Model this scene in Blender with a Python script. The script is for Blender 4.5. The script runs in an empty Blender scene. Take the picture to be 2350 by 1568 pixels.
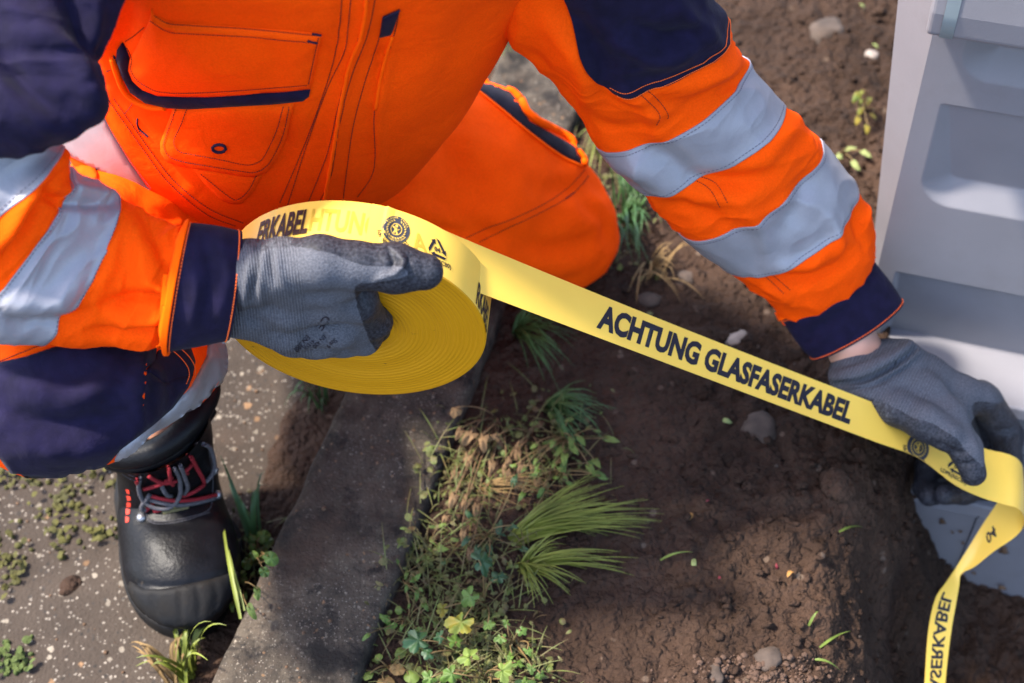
import bpy, bmesh, math, random
import numpy as np
from mathutils import Vector, Matrix, geometry
from mathutils.bvhtree import BVHTree

random.seed(7); RNG = np.random.default_rng(7)
scene = bpy.context.scene
COL = scene.collection
rad = math.radians

# ------------------------------------------------------------------ camera, sky, sun, exposure
FPX = 3263.9; CU, CV = 1175.0, 784.0            # focal length and centre in a 2350 x 1568 picture
PITCH, ROLL, CAMH = rad(50), rad(-3.3), 1.295
R0 = np.array([1., 0, 0]); FWD = np.array([0, math.cos(PITCH), -math.sin(PITCH)]); U0 = np.array([0, math.sin(PITCH), math.cos(PITCH)])
RIGHT = R0 * math.cos(ROLL) + U0 * math.sin(ROLL); UP = -R0 * math.sin(ROLL) + U0 * math.cos(ROLL)
CAM = np.array([0, 0, CAMH])
cam_data = bpy.data.cameras.new("camera"); cam = bpy.data.objects.new("camera", cam_data); COL.objects.link(cam)
cam.matrix_world = Matrix(((RIGHT[0], UP[0], -FWD[0], 0), (RIGHT[1], UP[1], -FWD[1], 0), (RIGHT[2], UP[2], -FWD[2], CAMH), (0, 0, 0, 1)))
cam_data.lens = 50; cam_data.sensor_width = 36; cam_data.clip_start = .05; cam_data.clip_end = 500
cam_data.dof.use_dof = True; cam_data.dof.focus_distance = 1.19; cam_data.dof.aperture_fstop = 5.0
scene.camera = cam

SUN = np.array([-.50, .06, .86]); SUN /= np.linalg.norm(SUN)      # towards the sun
world = bpy.data.worlds.new("World"); scene.world = world; world.use_nodes = True
wt = world.node_tree; sky = wt.nodes.new('ShaderNodeTexSky'); sky.sky_type = 'NISHITA'; sky.sun_disc = False
sky.sun_elevation = math.asin(SUN[2]); sky.sun_rotation = math.atan2(SUN[0], SUN[1])
sky.air_density = 1.0; sky.dust_density = 2.0
bg = wt.nodes['Background']; bg.inputs[1].default_value = .15; wt.links.new(sky.outputs[0], bg.inputs[0])
sl = bpy.data.lights.new("sun", 'SUN'); so = bpy.data.objects.new("sun", sl); COL.objects.link(so)
sl.energy = 2.7; sl.angle = rad(4.5); sl.color = (1, .93, .82)
so.rotation_euler = Vector(-SUN).to_track_quat('-Z', 'Y').to_euler(); so.location = Vector(SUN * 8)
scene.view_settings.view_transform = 'Standard'; scene.view_settings.look = 'None'
scene.view_settings.exposure = 2.2; scene.view_settings.gamma = 1
scene.cycles.max_bounces = 8; scene.cycles.use_denoising = True

# ------------------------------------------------------------------ geometry helpers
def P(u, v, d):
    u = np.asarray(u, float); v = np.asarray(v, float); d = np.asarray(d, float)
    return CAM + d[..., None] * (FWD + ((u - CU) / FPX)[..., None] * RIGHT - ((v - CV) / FPX)[..., None] * UP)
def px(p):
    q = np.asarray(p) - CAM; d = q @ FWD
    return np.stack([CU + FPX * (q @ RIGHT) / d, CV - FPX * (q @ UP) / d], -1)
def ray(u, v):
    r = P(u, v, 1.) - CAM; return r
def onz(u, v, z):
    r = ray(u, v); return CAM + r * ((z - CAMH) / r[2])
def onplane(u, v, c, n):
    r = ray(u, v); return CAM + r * (np.dot(n, c - CAM) / np.dot(n, r))
def unit(a): a = np.asarray(a, float); return a / np.maximum(np.linalg.norm(a, axis=-1, keepdims=True), 1e-12)
def sstep(a, b, x): t = np.clip((x - a) / (b - a), 0, 1); return t * t * (3 - 2 * t)

_perm = np.random.default_rng(3).permutation(256); _perm = np.concatenate([_perm, _perm, _perm])
_grad = unit(np.random.default_rng(4).normal(size=(256, 3)))
def noise(p):
    p = np.asarray(p, float); i = np.floor(p).astype(int); f = p - i; i &= 255
    w = f * f * f * (f * (f * 6 - 15) + 10); out = 0
    for dx in (0, 1):
        for dy in (0, 1):
            for dz in (0, 1):
                h = _perm[_perm[_perm[i[..., 0] + dx] + i[..., 1] + dy] + i[..., 2] + dz]
                g = _grad[h]
                dot = g[..., 0] * (f[..., 0] - dx) + g[..., 1] * (f[..., 1] - dy) + g[..., 2] * (f[..., 2] - dz)
                out = out + dot * (w[..., 0] if dx else 1 - w[..., 0]) * (w[..., 1] if dy else 1 - w[..., 1]) * (w[..., 2] if dz else 1 - w[..., 2])
    return out * 1.6
def fbm(p, o=4):
    a, s = 0, 1.
    for k in range(o): a = a + s * noise(p * 2.03 ** k + 17.3 * k); s *= .5
    return a

def set_mesh(me, verts, faces, smooth=True):
    me.from_pydata([tuple(v) for v in np.asarray(verts).tolist()], [], [tuple(f) for f in (faces.tolist() if hasattr(faces, 'tolist') else faces)])
    if smooth and len(me.polygons): me.polygons.foreach_set('use_smooth', np.ones(len(me.polygons), bool))
    me.update()
def obj(name, verts, faces, mat=None, parent=None, smooth=True, fix=False):
    me = bpy.data.meshes.new(name); set_mesh(me, verts, faces, smooth)
    if fix:
        bm = bmesh.new(); bm.from_mesh(me); bmesh.ops.recalc_face_normals(bm, faces=bm.faces); bm.to_mesh(me); bm.free()
    o = bpy.data.objects.new(name, me); COL.objects.link(o)
    if mat: me.materials.append(mat)
    if parent: o.parent = parent; o.matrix_parent_inverse = Matrix.Translation(-Vector(world_loc(parent)))
    return o
def world_loc(o):
    l = Vector(o.location)
    if o.parent: l = l + world_loc(o.parent) + o.matrix_parent_inverse.to_translation()
    return l
def empty(name, loc, label, cat, group=None):
    o = bpy.data.objects.new(name, None); COL.objects.link(o); o.location = Vector(loc); o.empty_display_size = .05
    return tag(o, label, cat, group)
def tag(o, label, cat, group=None):
    o['label'] = label; o['category'] = cat
    if group: o['group'] = group
    return o
def structure(o): o['kind'] = 'structure'; return o
def join(parts):
    V, F, n = [], [], 0
    for v, f in parts:
        V.append(np.asarray(v, float)); F += [tuple(i + n for i in q) for q in f]; n += len(v)
    return (np.concatenate(V) if V else np.zeros((0, 3))), F
def bvh(verts, faces): return BVHTree.FromPolygons([tuple(v) for v in np.asarray(verts).tolist()], [tuple(f) for f in faces])
def gridfaces(nu, nv, closed_v=False):
    F = []
    for i in range(nu - 1):
        for j in range(nv if closed_v else nv - 1):
            k = (j + 1) % nv; F.append((i * nv + j, i * nv + k, (i + 1) * nv + k, (i + 1) * nv + j))
    return F
def vnormals(V, F):
    V = np.asarray(V); N = np.zeros_like(V)
    q = np.array([f if len(f) == 4 else (f[0], f[1], f[2], f[2]) for f in F])
    n = np.cross(V[q[:, 2]] - V[q[:, 0]], V[q[:, 3]] - V[q[:, 1]])
    tri = q[:, 2] == q[:, 3]
    if tri.any(): n[tri] = np.cross(V[q[tri, 1]] - V[q[tri, 0]], V[q[tri, 2]] - V[q[tri, 0]])
    for k in range(4): np.add.at(N, q[:, k], n)
    return unit(N)
def catmull(A, t):
    A = np.asarray(A, float); n = len(A); t = np.clip(np.asarray(t, float), 0, n - 1 - 1e-9); i = np.floor(t).astype(int); f = t - i
    e = np.concatenate([[2 * A[0] - A[1]], A, [2 * A[-1] - A[-2]]])
    p0, p1, p2, p3 = e[i], e[i + 1], e[i + 2], e[i + 3]
    sh = f.shape + (1,) * (A.ndim - 1); f = f.reshape(sh)
    return .5 * (2 * p1 + (p2 - p0) * f + (2 * p0 - 5 * p1 + 4 * p2 - p3) * f ** 2 + (3 * p1 - p0 - 3 * p2 + p3) * f ** 3)
def smoothline(pts, n=None, step=None):
    pts = np.asarray(pts, float); A = catmull(pts, np.linspace(0, len(pts) - 1, 24 * len(pts)))
    s = np.concatenate([[0], np.cumsum(np.linalg.norm(np.diff(A, axis=0), axis=1))])
    if n is None: n = max(2, int(s[-1] / step) + 1)
    q = np.linspace(0, s[-1], n)
    return np.stack([np.interp(q, s, A[:, k]) for k in range(A.shape[1])], -1)
def poly_dist(pts, q):
    """distance of q (n,2) to polyline pts, and the fraction along it"""
    pts = np.asarray(pts, float); best = np.full(len(q), 1e9); fr = np.zeros(len(q)); m = len(pts) - 1
    for i in range(m):
        a, b = pts[i], pts[i + 1]; ab = b - a; t = np.clip(((q - a) @ ab) / max(ab @ ab, 1e-9), 0, 1)
        d = np.linalg.norm(q - (a + t[:, None] * ab), axis=1); k = d < best; best[k] = d[k]; fr[k] = (i + t[k]) / m
    return best, fr
def inside(poly, q):
    poly = np.asarray(poly, float); x, y = q[:, 0], q[:, 1]; r = np.zeros(len(q), bool); j = len(poly) - 1
    for i in range(len(poly)):
        xi, yi = poly[i]; xj, yj = poly[j]
        c = ((yi > y) != (yj > y)) & (x < (xj - xi) * (y - yi) / (yj - yi + 1e-12) + xi); r ^= c; j = i
    return r
def sculpt(p, n, strokes, wr=None, facing=True):
    """push points along normals: folds traced as strokes (points, height, half width), plus wrinkle noise"""
    p = np.asarray(p); q = px(p); face = sstep(-.15, .35, np.sum(n * unit(CAM - p), -1)) if facing else 1
    d = np.zeros(len(p))
    for pts, amp, w in strokes:
        pts = smoothline(pts, 14) if len(pts) > 2 else np.asarray(pts, float)
        lo, hi = pts.min(0) - 3 * w, pts.max(0) + 3 * w
        k = ((q > lo) & (q < hi)).all(1)
        if k.any():
            dd, fr = poly_dist(pts, q[k]); d[k] += amp * np.exp(-(dd / w) ** 2) * (.35 + .65 * np.sin(np.pi * np.clip(fr, 0.02, .98)) ** .6)
    d = d * face
    if wr:
        for sc, amp in wr: d = d + amp * noise(p * sc + 5.1)
    return p + n * d[:, None]

def tube(pts, r, sides=6, close=True):
    pts = np.asarray(pts, float); n = len(pts); T = unit(np.gradient(pts, axis=0)); r = np.broadcast_to(r, (n,))
    a = np.cross(T[0], [.3, .5, .8]); a = a / np.linalg.norm(a); V = []
    for i in range(n):
        a = a - T[i] * (a @ T[i]); a /= np.linalg.norm(a); b = np.cross(T[i], a)
        th = np.arange(sides) * 2 * np.pi / sides
        V.append(pts[i] + r[i] * (np.cos(th)[:, None] * a + np.sin(th)[:, None] * b))
    F = gridfaces(n, sides, True)
    if close: F += [tuple(range(sides))[::-1], tuple((n - 1) * sides + k for k in range(sides))]
    return np.concatenate(V), F
def box(lo, hi):
    x0, y0, z0 = lo; x1, y1, z1 = hi
    V = [(x0, y0, z0), (x1, y0, z0), (x1, y1, z0), (x0, y1, z0), (x0, y0, z1), (x1, y0, z1), (x1, y1, z1), (x0, y1, z1)]
    return np.array(V, float), [(3, 2, 1, 0), (4, 5, 6, 7), (0, 1, 5, 4), (1, 2, 6, 5), (2, 3, 7, 6), (3, 0, 4, 7)]
def bevel(o, w, seg=2):
    m = o.modifiers.new('bevel', 'BEVEL'); m.width = w; m.segments = seg; m.limit_method = 'ANGLE'; m.angle_limit = rad(35)
    return o

# ------------------------------------------------------------------ materials
def mat(name, base, rough=.8, var=.0, var_scale=30., bump=.0, bump_scale=300., bump_d=.001, spec=.3, metal=0., sheen=0., dark=None, detail=4, coat=0., trans=0.):
    m = bpy.data.materials.new(name); m.use_nodes = True; nt = m.node_tree; N = nt.nodes; L = nt.links; b = N['Principled BSDF']
    b.inputs['Base Color'].default_value = (*base, 1); b.inputs['Roughness'].default_value = rough
    b.inputs['Specular IOR Level'].default_value = spec; b.inputs['Metallic'].default_value = metal
    b.inputs['Sheen Weight'].default_value = sheen; b.inputs['Coat Weight'].default_value = coat
    tc = N.new('ShaderNodeTexCoord')
    if var or dark:
        nz = N.new('ShaderNodeTexNoise'); nz.inputs['Scale'].default_value = var_scale; nz.inputs['Detail'].default_value = detail
        L.new(tc.outputs['Object'], nz.inputs['Vector'])
        rp = N.new('ShaderNodeValToRGB'); rp.color_ramp.elements[0].position = .3; rp.color_ramp.elements[1].position = .7
        d = dark or tuple(c * (1 - var) for c in base); rp.color_ramp.elements[0].color = (*d, 1)
        rp.color_ramp.elements[1].color = (*[min(1, c * (1 + (var if not dark else 0))) for c in base], 1)
        L.new(nz.outputs['Fac'], rp.inputs['Fac']); L.new(rp.outputs[0], b.inputs['Base Color'])
    if bump:
        nb = N.new('ShaderNodeTexNoise'); nb.inputs['Scale'].default_value = bump_scale; nb.inputs['Detail'].default_value = 3
        L.new(tc.outputs['Object'], nb.inputs['Vector'])
        bp = N.new('ShaderNodeBump'); bp.inputs['Strength'].default_value = bump; bp.inputs['Distance'].default_value = bump_d
        L.new(nb.outputs['Fac'], bp.inputs['Height']); L.new(bp.outputs[0], b.inputs['Normal'])
    return m
def nodes(m): return m.node_tree.nodes, m.node_tree.links, m.node_tree.nodes['Principled BSDF']

M = {}
M['orange'] = mat('orange_twill', (1.0, .080, .0), .85, .05, 60, .35, 900, .0006, .08)
M['orange_edge'] = mat('orange_twill_edge', (1.0, .10, .0), .85, .04, 60, .3, 900, .0006, .08)
M['navy'] = mat('navy_twill', (.0076, .0056, .023), .85, .25, 90, .45, 1100, .0006, .12, sheen=.03)
M['lining'] = mat('black_lining', (.008, .006, .014), .9, .2, 90, .3, 900, .0005)
M['reflect'] = mat('reflective_tape', (.255, .25, .275), .42, .07, 45, .22, 700, .0004, .5, metal=.12)
M['thread_dark'] = mat('dark_thread', (.05, .008, .012), .9)
M['thread_navy'] = mat('navy_thread', (.012, .01, .035), .9)
M['thread_grey'] = mat('grey_thread', (.12, .10, .13), .9)
M['thread_orange'] = mat('orange_thread', (.85, .13, .02), .8)
M['skin'] = mat('skin', (.52, .27, .185), .55, .16, 35, .3, 500, .0004, .35); nodes(M['skin'])[2].inputs['Subsurface Weight'].default_value = .12
nodes(M['skin'])[2].inputs['Subsurface Radius'].default_value = (.008, .004, .002)
M['hair'] = mat('hair', (.05, .03, .018), .6, .3, 200, .5, 300, .002)
M['tape_yellow'] = mat('tape_yellow_film', (.84, .53, .08), .32, .03, 25, .15, 60, .0006, .45)
M['print_black'] = mat('printing_ink', (.014, .013, .022), .5)
M['print_red'] = mat('printing_ink_brown', (.030, .007, .006), .5)
M['ghost'] = mat('show_through_ink', (.50, .31, .035), .35)
M['wood_core'] = mat('cardboard_core', (.05, .035, .02), .9)
M['leather'] = mat('boot_leather', (.004, .004, .0052), .42, .35, 60, .5, 260, .0010, .14)
M['rubber'] = mat('boot_rubber', (.009, .0095, .011), .62, .4, 40, .4, 250, .0012, .1, dark=(.011, .0095, .0085))
M['lace'] = mat('lace_grey', (.055, .052, .06), .8, .4, 600, .4, 900, .0006)
M['lace_red'] = mat('lace_red', (.16, .005, .010), .8, .2, 600, .4, 900, .0006)
M['metal'] = mat('eyelet_metal', (.25, .25, .27), .35, metal=.8)
M['boot_red'] = mat('boot_print_red', (.42, .03, .015), .6)
M['boot_tag'] = mat('boot_tag', (.09, .075, .03), .7, .3, 200)
M['boot_yellow'] = mat('boot_badge_yellow', (.55, .42, .02), .6)
M['cabinet'] = mat('cabinet_paint', (.172, .166, .182), .55, .05, 18, .25, 500, .0005, .4)
M['cabinet_tape'] = mat('cabinet_clear_tape', (.20, .235, .245), .3, .05, 30)
M['dirt'] = mat('dried_mud', (.095, .055, .032), .95, .3, 80, .6, 150, .004)
M['grass'] = mat('grass_blade', (.115, .135, .018), .55, .35, 25, spec=.35)
M['grass_dark'] = mat('grass_blade_dark', (.035, .085, .022), .55, .35, 25, spec=.35)
M['leaf'] = mat('weed_leaf', (.055, .098, .013), .55, .30, 60, .5, 250, .001, spec=.35)
M['leaf_dark'] = mat('weed_leaf_dark', (.016, .046, .013), .5, .3, 60, .5, 250, .001, spec=.4)
M['leaf_light'] = mat('weed_leaf_light', (.090, .125, .022), .6, .3, 60, .4, 250, .001)
M['leaf_yellow'] = mat('weed_leaf_yellow', (.19, .125, .010), .6, .0, 55, .5, 250, .001, dark=(.05, .09, .012))
M['stem_red'] = mat('weed_stem', (.14, .09, .035), .6, .4, 40)
M['dry'] = mat('dry_leaf', (.13, .078, .038), .9, .35, 60, .5, 200, .001)
M['straw'] = mat('straw', (.15, .093, .036), .8, .3, 60)
M['moss'] = mat('moss_green', (.066, .060, .012), .9, .0, 45, .7, 200, .003, dark=(.038, .036, .012))
M['stone'] = mat('stone_grey', (.055, .039, .030), .85, .3, 60, .5, 150, .002)
M['pebble'] = mat('pebble_pale', (.20, .165, .14), .75, .25, 90, .3, 300, .001)
M['petal'] = mat('petal_red', (.10, .010, .016), .7, .3, 100)
M['leaf_orange'] = mat('fallen_leaf_ochre', (.24, .115, .03), .8, .3, 100)
M['leaf_lime'] = mat('fallen_leaf_lime', (.17, .20, .07), .8, .2, 100)
def cloth_detail(m, crease=.0022, grain=.10):
    """fine weave grain in the colour and soft small creases on top of the weave bump"""
    N, L, b = nodes(m); tc = N.new('ShaderNodeTexCoord'); old = b.inputs['Normal'].links[0].from_node; src = b.inputs['Base Color'].links[0].from_socket
    g = N.new('ShaderNodeTexNoise'); g.inputs['Scale'].default_value = 620; g.inputs['Detail'].default_value = 2; L.new(tc.outputs['Object'], g.inputs['Vector'])
    r = N.new('ShaderNodeMapRange'); r.inputs[1].default_value = .3; r.inputs[2].default_value = .7; r.inputs[3].default_value = 1 - grain; r.inputs[4].default_value = 1.; L.new(g.outputs['Fac'], r.inputs[0])
    x = N.new('ShaderNodeMixRGB'); x.blend_type = 'MULTIPLY'; x.inputs[0].default_value = 1; L.new(src, x.inputs[1]); L.new(r.outputs[0], x.inputs[2]); L.new(x.outputs[0], b.inputs['Base Color'])
    n = N.new('ShaderNodeTexNoise'); n.inputs['Scale'].default_value = 34; n.inputs['Detail'].default_value = 3; n.inputs['Distortion'].default_value = 1.2; L.new(tc.outputs['Object'], n.inputs['Vector'])
    bp = N.new('ShaderNodeBump'); bp.inputs['Strength'].default_value = .6; bp.inputs['Distance'].default_value = crease; L.new(n.outputs['Fac'], bp.inputs['Height']); L.new(old.outputs[0], bp.inputs['Normal']); L.new(bp.outputs[0], b.inputs['Normal'])
for k in ('orange', 'navy', 'reflect'): cloth_detail(M[k], .0026 if k != 'reflect' else .0012, .12 if k != 'reflect' else .05)
def specks(m, scale, lo, hi, col):
    N, L, b = nodes(m); tc = N.new('ShaderNodeTexCoord'); src = b.inputs['Base Color'].links[0].from_socket
    n = N.new('ShaderNodeTexNoise'); n.inputs['Scale'].default_value = scale; n.inputs['Detail'].default_value = 6; n.inputs['Roughness'].default_value = .65; L.new(tc.outputs['Object'], n.inputs['Vector'])
    r = N.new('ShaderNodeValToRGB'); r.color_ramp.elements[0].position = lo; r.color_ramp.elements[1].position = hi; L.new(n.outputs['Fac'], r.inputs[0])
    x = N.new('ShaderNodeMixRGB'); L.new(r.outputs[0], x.inputs[0]); L.new(src, x.inputs[1]); x.inputs[2].default_value = (*col, 1); L.new(x.outputs[0], b.inputs['Base Color'])
specks(M['cabinet'], 55, .70, .74, (.10, .075, .06)); specks(M['cabinet'], 9, .56, .80, (.142, .133, .142))
specks(M['leather'], 70, .64, .72, (.035, .026, .019)); specks(M['rubber'], 45, .62, .74, (.024, .018, .013))

# tape roll end face: fine wound layers
def roll_face_mat(c, n):
    m = mat('wound_tape_edges', (.55, .32, .008), .5, spec=.3); N, L, b = nodes(m)
    tc = N.new('ShaderNodeTexCoord'); sub = N.new('ShaderNodeVectorMath'); sub.operation = 'LENGTH'
    L.new(tc.outputs['Object'], sub.inputs[0])
    comb = N.new('ShaderNodeCombineXYZ'); L.new(sub.outputs['Value'], comb.inputs[0])
    n1 = N.new('ShaderNodeTexNoise'); n1.noise_dimensions = '3D'; n1.inputs['Scale'].default_value = 1300; n1.inputs['Detail'].default_value = 3
    L.new(comb.outputs[0], n1.inputs['Vector'])
    rp = N.new('ShaderNodeValToRGB'); e = rp.color_ramp.elements; e[0].position = .33; e[0].color = (.47, .205, .002, 1); e[1].position = .62; e[1].color = (.55, .252, .003, 1)
    L.new(n1.outputs['Fac'], rp.inputs[0])
    sp = N.new('ShaderNodeTexNoise'); sp.inputs['Scale'].default_value = 130; sp.inputs['Detail'].default_value = 5; L.new(tc.outputs['Object'], sp.inputs['Vector'])
    r2 = N.new('ShaderNodeValToRGB'); r2.color_ramp.elements[0].position = .69; r2.color_ramp.elements[1].position = .75; L.new(sp.outputs['Fac'], r2.inputs[0])
    mx = N.new('ShaderNodeMixRGB'); L.new(r2.outputs[0], mx.inputs[0]); L.new(rp.outputs[0], mx.inputs[1]); mx.inputs[2].default_value = (.10, .055, .012, 1)
    L.new(mx.outputs[0], b.inputs['Base Color'])
    bp = N.new('ShaderNodeBump'); bp.inputs['Strength'].default_value = .35; bp.inputs['Distance'].default_value = .0006
    L.new(n1.outputs['Fac'], bp.inputs['Height']); L.new(bp.outputs[0], b.inputs['Normal'])
    return m

def soil_mat():
    m = mat('soil', (.07, .04, .025), .95, spec=.15); N, L, b = nodes(m); tc = N.new('ShaderNodeTexCoord')
    a = N.new('ShaderNodeTexNoise'); a.inputs['Scale'].default_value = 6; a.inputs['Detail'].default_value = 8; a.inputs['Roughness'].default_value = .65
    L.new(tc.outputs['Object'], a.inputs['Vector'])
    rp = N.new('ShaderNodeValToRGB'); e = rp.color_ramp.elements
    e[0].position = .33; e[0].color = (.016, .009, .006, 1); e[1].position = .68; e[1].color = (.054, .031, .0205, 1); L.new(a.outputs['Fac'], rp.inputs[0])
    c = N.new('ShaderNodeTexVoronoi'); c.inputs['Scale'].default_value = 75; L.new(tc.outputs['Object'], c.inputs['Vector'])
    c2 = N.new('ShaderNodeSeparateColor'); L.new(c.outputs['Color'], c2.inputs[0])
    r3 = N.new('ShaderNodeValToRGB'); r3.color_ramp.elements[0].position = .93; r3.color_ramp.elements[1].position = .97; L.new(c2.outputs[0], r3.inputs[0])
    r4 = N.new('ShaderNodeValToRGB'); r4.color_ramp.elements[0].position = .22; r4.color_ramp.elements[0].color = (1, 1, 1, 1); r4.color_ramp.elements[1].position = .34; r4.color_ramp.elements[1].color = (0, 0, 0, 1); L.new(c.outputs['Distance'], r4.inputs[0])
    mm = N.new('ShaderNodeMath'); mm.operation = 'MULTIPLY'; L.new(r3.outputs[0], mm.inputs[0]); L.new(r4.outputs[0], mm.inputs[1])
    mx = N.new('ShaderNodeMixRGB'); L.new(mm.outputs[0], mx.inputs[0]); L.new(rp.outputs[0], mx.inputs[1]); mx.inputs[2].default_value = (.09, .062, .045, 1)
    L.new(mx.outputs[0], b.inputs['Base Color'])
    last = None
    for sc, dist, st in ((52, .009, .75), (150, .0045, .9)):
        wn = N.new('ShaderNodeTexNoise'); wn.inputs['Scale'].default_value = sc * .8; wn.inputs['Detail'].default_value = 3; L.new(tc.outputs['Object'], wn.inputs['Vector'])
        wm = N.new('ShaderNodeVectorMath'); wm.operation = 'MULTIPLY_ADD'; L.new(wn.outputs['Color'], wm.inputs[0]); wm.inputs[1].default_value = (1.5 / sc,) * 3; L.new(tc.outputs['Object'], wm.inputs[2])
        vo = N.new('ShaderNodeTexVoronoi'); vo.feature = 'F1'; vo.inputs['Scale'].default_value = sc; L.new(wm.outputs[0], vo.inputs['Vector'])
        bp = N.new('ShaderNodeBump'); bp.invert = True; bp.inputs['Strength'].default_value = st; bp.inputs['Distance'].default_value = dist; L.new(vo.outputs['Distance'], bp.inputs['Height'])
        if last: L.new(last.outputs[0], bp.inputs['Normal'])
        last = bp
    L.new(last.outputs[0], b.inputs['Normal'])
    return m
def aggregate_mat(name, matrix_a, matrix_b, cell, frac, stains=None, big=5.):
    m = mat(name, matrix_a, .9, spec=.2); N, L, b = nodes(m); tc = N.new('ShaderNodeTexCoord')
    a = N.new('ShaderNodeTexNoise'); a.inputs['Scale'].default_value = big; a.inputs['Detail'].default_value = 9; a.inputs['Roughness'].default_value = .68; L.new(tc.outputs['Object'], a.inputs['Vector'])
    rp = N.new('ShaderNodeValToRGB'); e = rp.color_ramp.elements; e[0].position = .36; e[0].color = (*matrix_a, 1); e[1].position = .66; e[1].color = (*matrix_b, 1); L.new(a.outputs['Fac'], rp.inputs[0])
    last = rp.outputs[0]
    for i, (sc, fr, col, r) in enumerate([(cell, frac * .6, (.22, .185, .145), .26), (cell * .8, frac * .45, (.19, .11, .058), .26), (cell * 2.6, frac * 1.3, (.20, .17, .14), .30), (cell * 1.7, frac * .8, (.040, .033, .028), .28)]):
        wp = N.new('ShaderNodeVectorMath'); wp.operation = 'ADD'; L.new(tc.outputs['Object'], wp.inputs[0]); wp.inputs[1].default_value = (3.7 * i, 1.3 * i, 0)
        wn = N.new('ShaderNodeTexNoise'); wn.inputs['Scale'].default_value = sc * 1.3; L.new(wp.outputs[0], wn.inputs['Vector']); wm = N.new('ShaderNodeVectorMath'); wm.operation = 'MULTIPLY_ADD'; L.new(wn.outputs['Color'], wm.inputs[0]); wm.inputs[1].default_value = (.75 / sc,) * 3; L.new(wp.outputs[0], wm.inputs[2]); wp = wm
        c = N.new('ShaderNodeTexVoronoi'); c.inputs['Scale'].default_value = sc; L.new(wp.outputs[0], c.inputs['Vector'])
        s = N.new('ShaderNodeSeparateColor'); L.new(c.outputs['Color'], s.inputs[0])
        r1 = N.new('ShaderNodeMath'); r1.operation = 'LESS_THAN'; L.new(s.outputs[0], r1.inputs[0]); r1.inputs[1].default_value = fr
        r2 = N.new('ShaderNodeValToRGB'); r2.color_ramp.elements[0].position = r; r2.color_ramp.elements[0].color = (1, 1, 1, 1); r2.color_ramp.elements[1].position = r + .12; r2.color_ramp.elements[1].color = (0, 0, 0, 1); L.new(c.outputs['Distance'], r2.inputs[0])
        mu = N.new('ShaderNodeMath'); mu.operation = 'MULTIPLY'; L.new(r1.outputs[0], mu.inputs[0]); L.new(r2.outputs[0], mu.inputs[1])
        cm = N.new('ShaderNodeMixRGB'); L.new(s.outputs[1], cm.inputs[0]); cm.inputs[1].default_value = (*col, 1); cm.inputs[2].default_value = (*[x * .55 for x in col], 1)
        mx = N.new('ShaderNodeMixRGB'); L.new(mu.outputs[0], mx.inputs[0]); L.new(last, mx.inputs[1]); L.new(cm.outputs[0], mx.inputs[2]); last = mx.outputs[0]
    if stains:
        for sc, lo, hi, col, seed in stains:
            wp = N.new('ShaderNodeVectorMath'); wp.operation = 'ADD'; L.new(tc.outputs['Object'], wp.inputs[0]); wp.inputs[1].default_value = (seed, seed * .7, 0)
            n2 = N.new('ShaderNodeTexNoise'); n2.inputs['Scale'].default_value = sc; n2.inputs['Detail'].default_value = 7; n2.inputs['Roughness'].default_value = .7; L.new(wp.outputs[0], n2.inputs['Vector'])
            r = N.new('ShaderNodeValToRGB'); r.color_ramp.elements[0].position = lo; r.color_ramp.elements[1].position = hi; L.new(n2.outputs['Fac'], r.inputs[0])
            mx = N.new('ShaderNodeMixRGB'); L.new(r.outputs[0], mx.inputs[0]); L.new(last, mx.inputs[1]); mx.inputs[2].default_value = (*col, 1); last = mx.outputs[0]
    L.new(last, b.inputs['Base Color'])
    nb = N.new('ShaderNodeTexNoise'); nb.inputs['Scale'].default_value = 260; nb.inputs['Detail'].default_value = 5; L.new(tc.outputs['Object'], nb.inputs['Vector'])
    bp = N.new('ShaderNodeBump'); bp.inputs['Strength'].default_value = .7; bp.inputs['Distance'].default_value = .003; L.new(nb.outputs['Fac'], bp.inputs['Height']); L.new(bp.outputs[0], b.inputs['Normal'])
    return m

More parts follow.
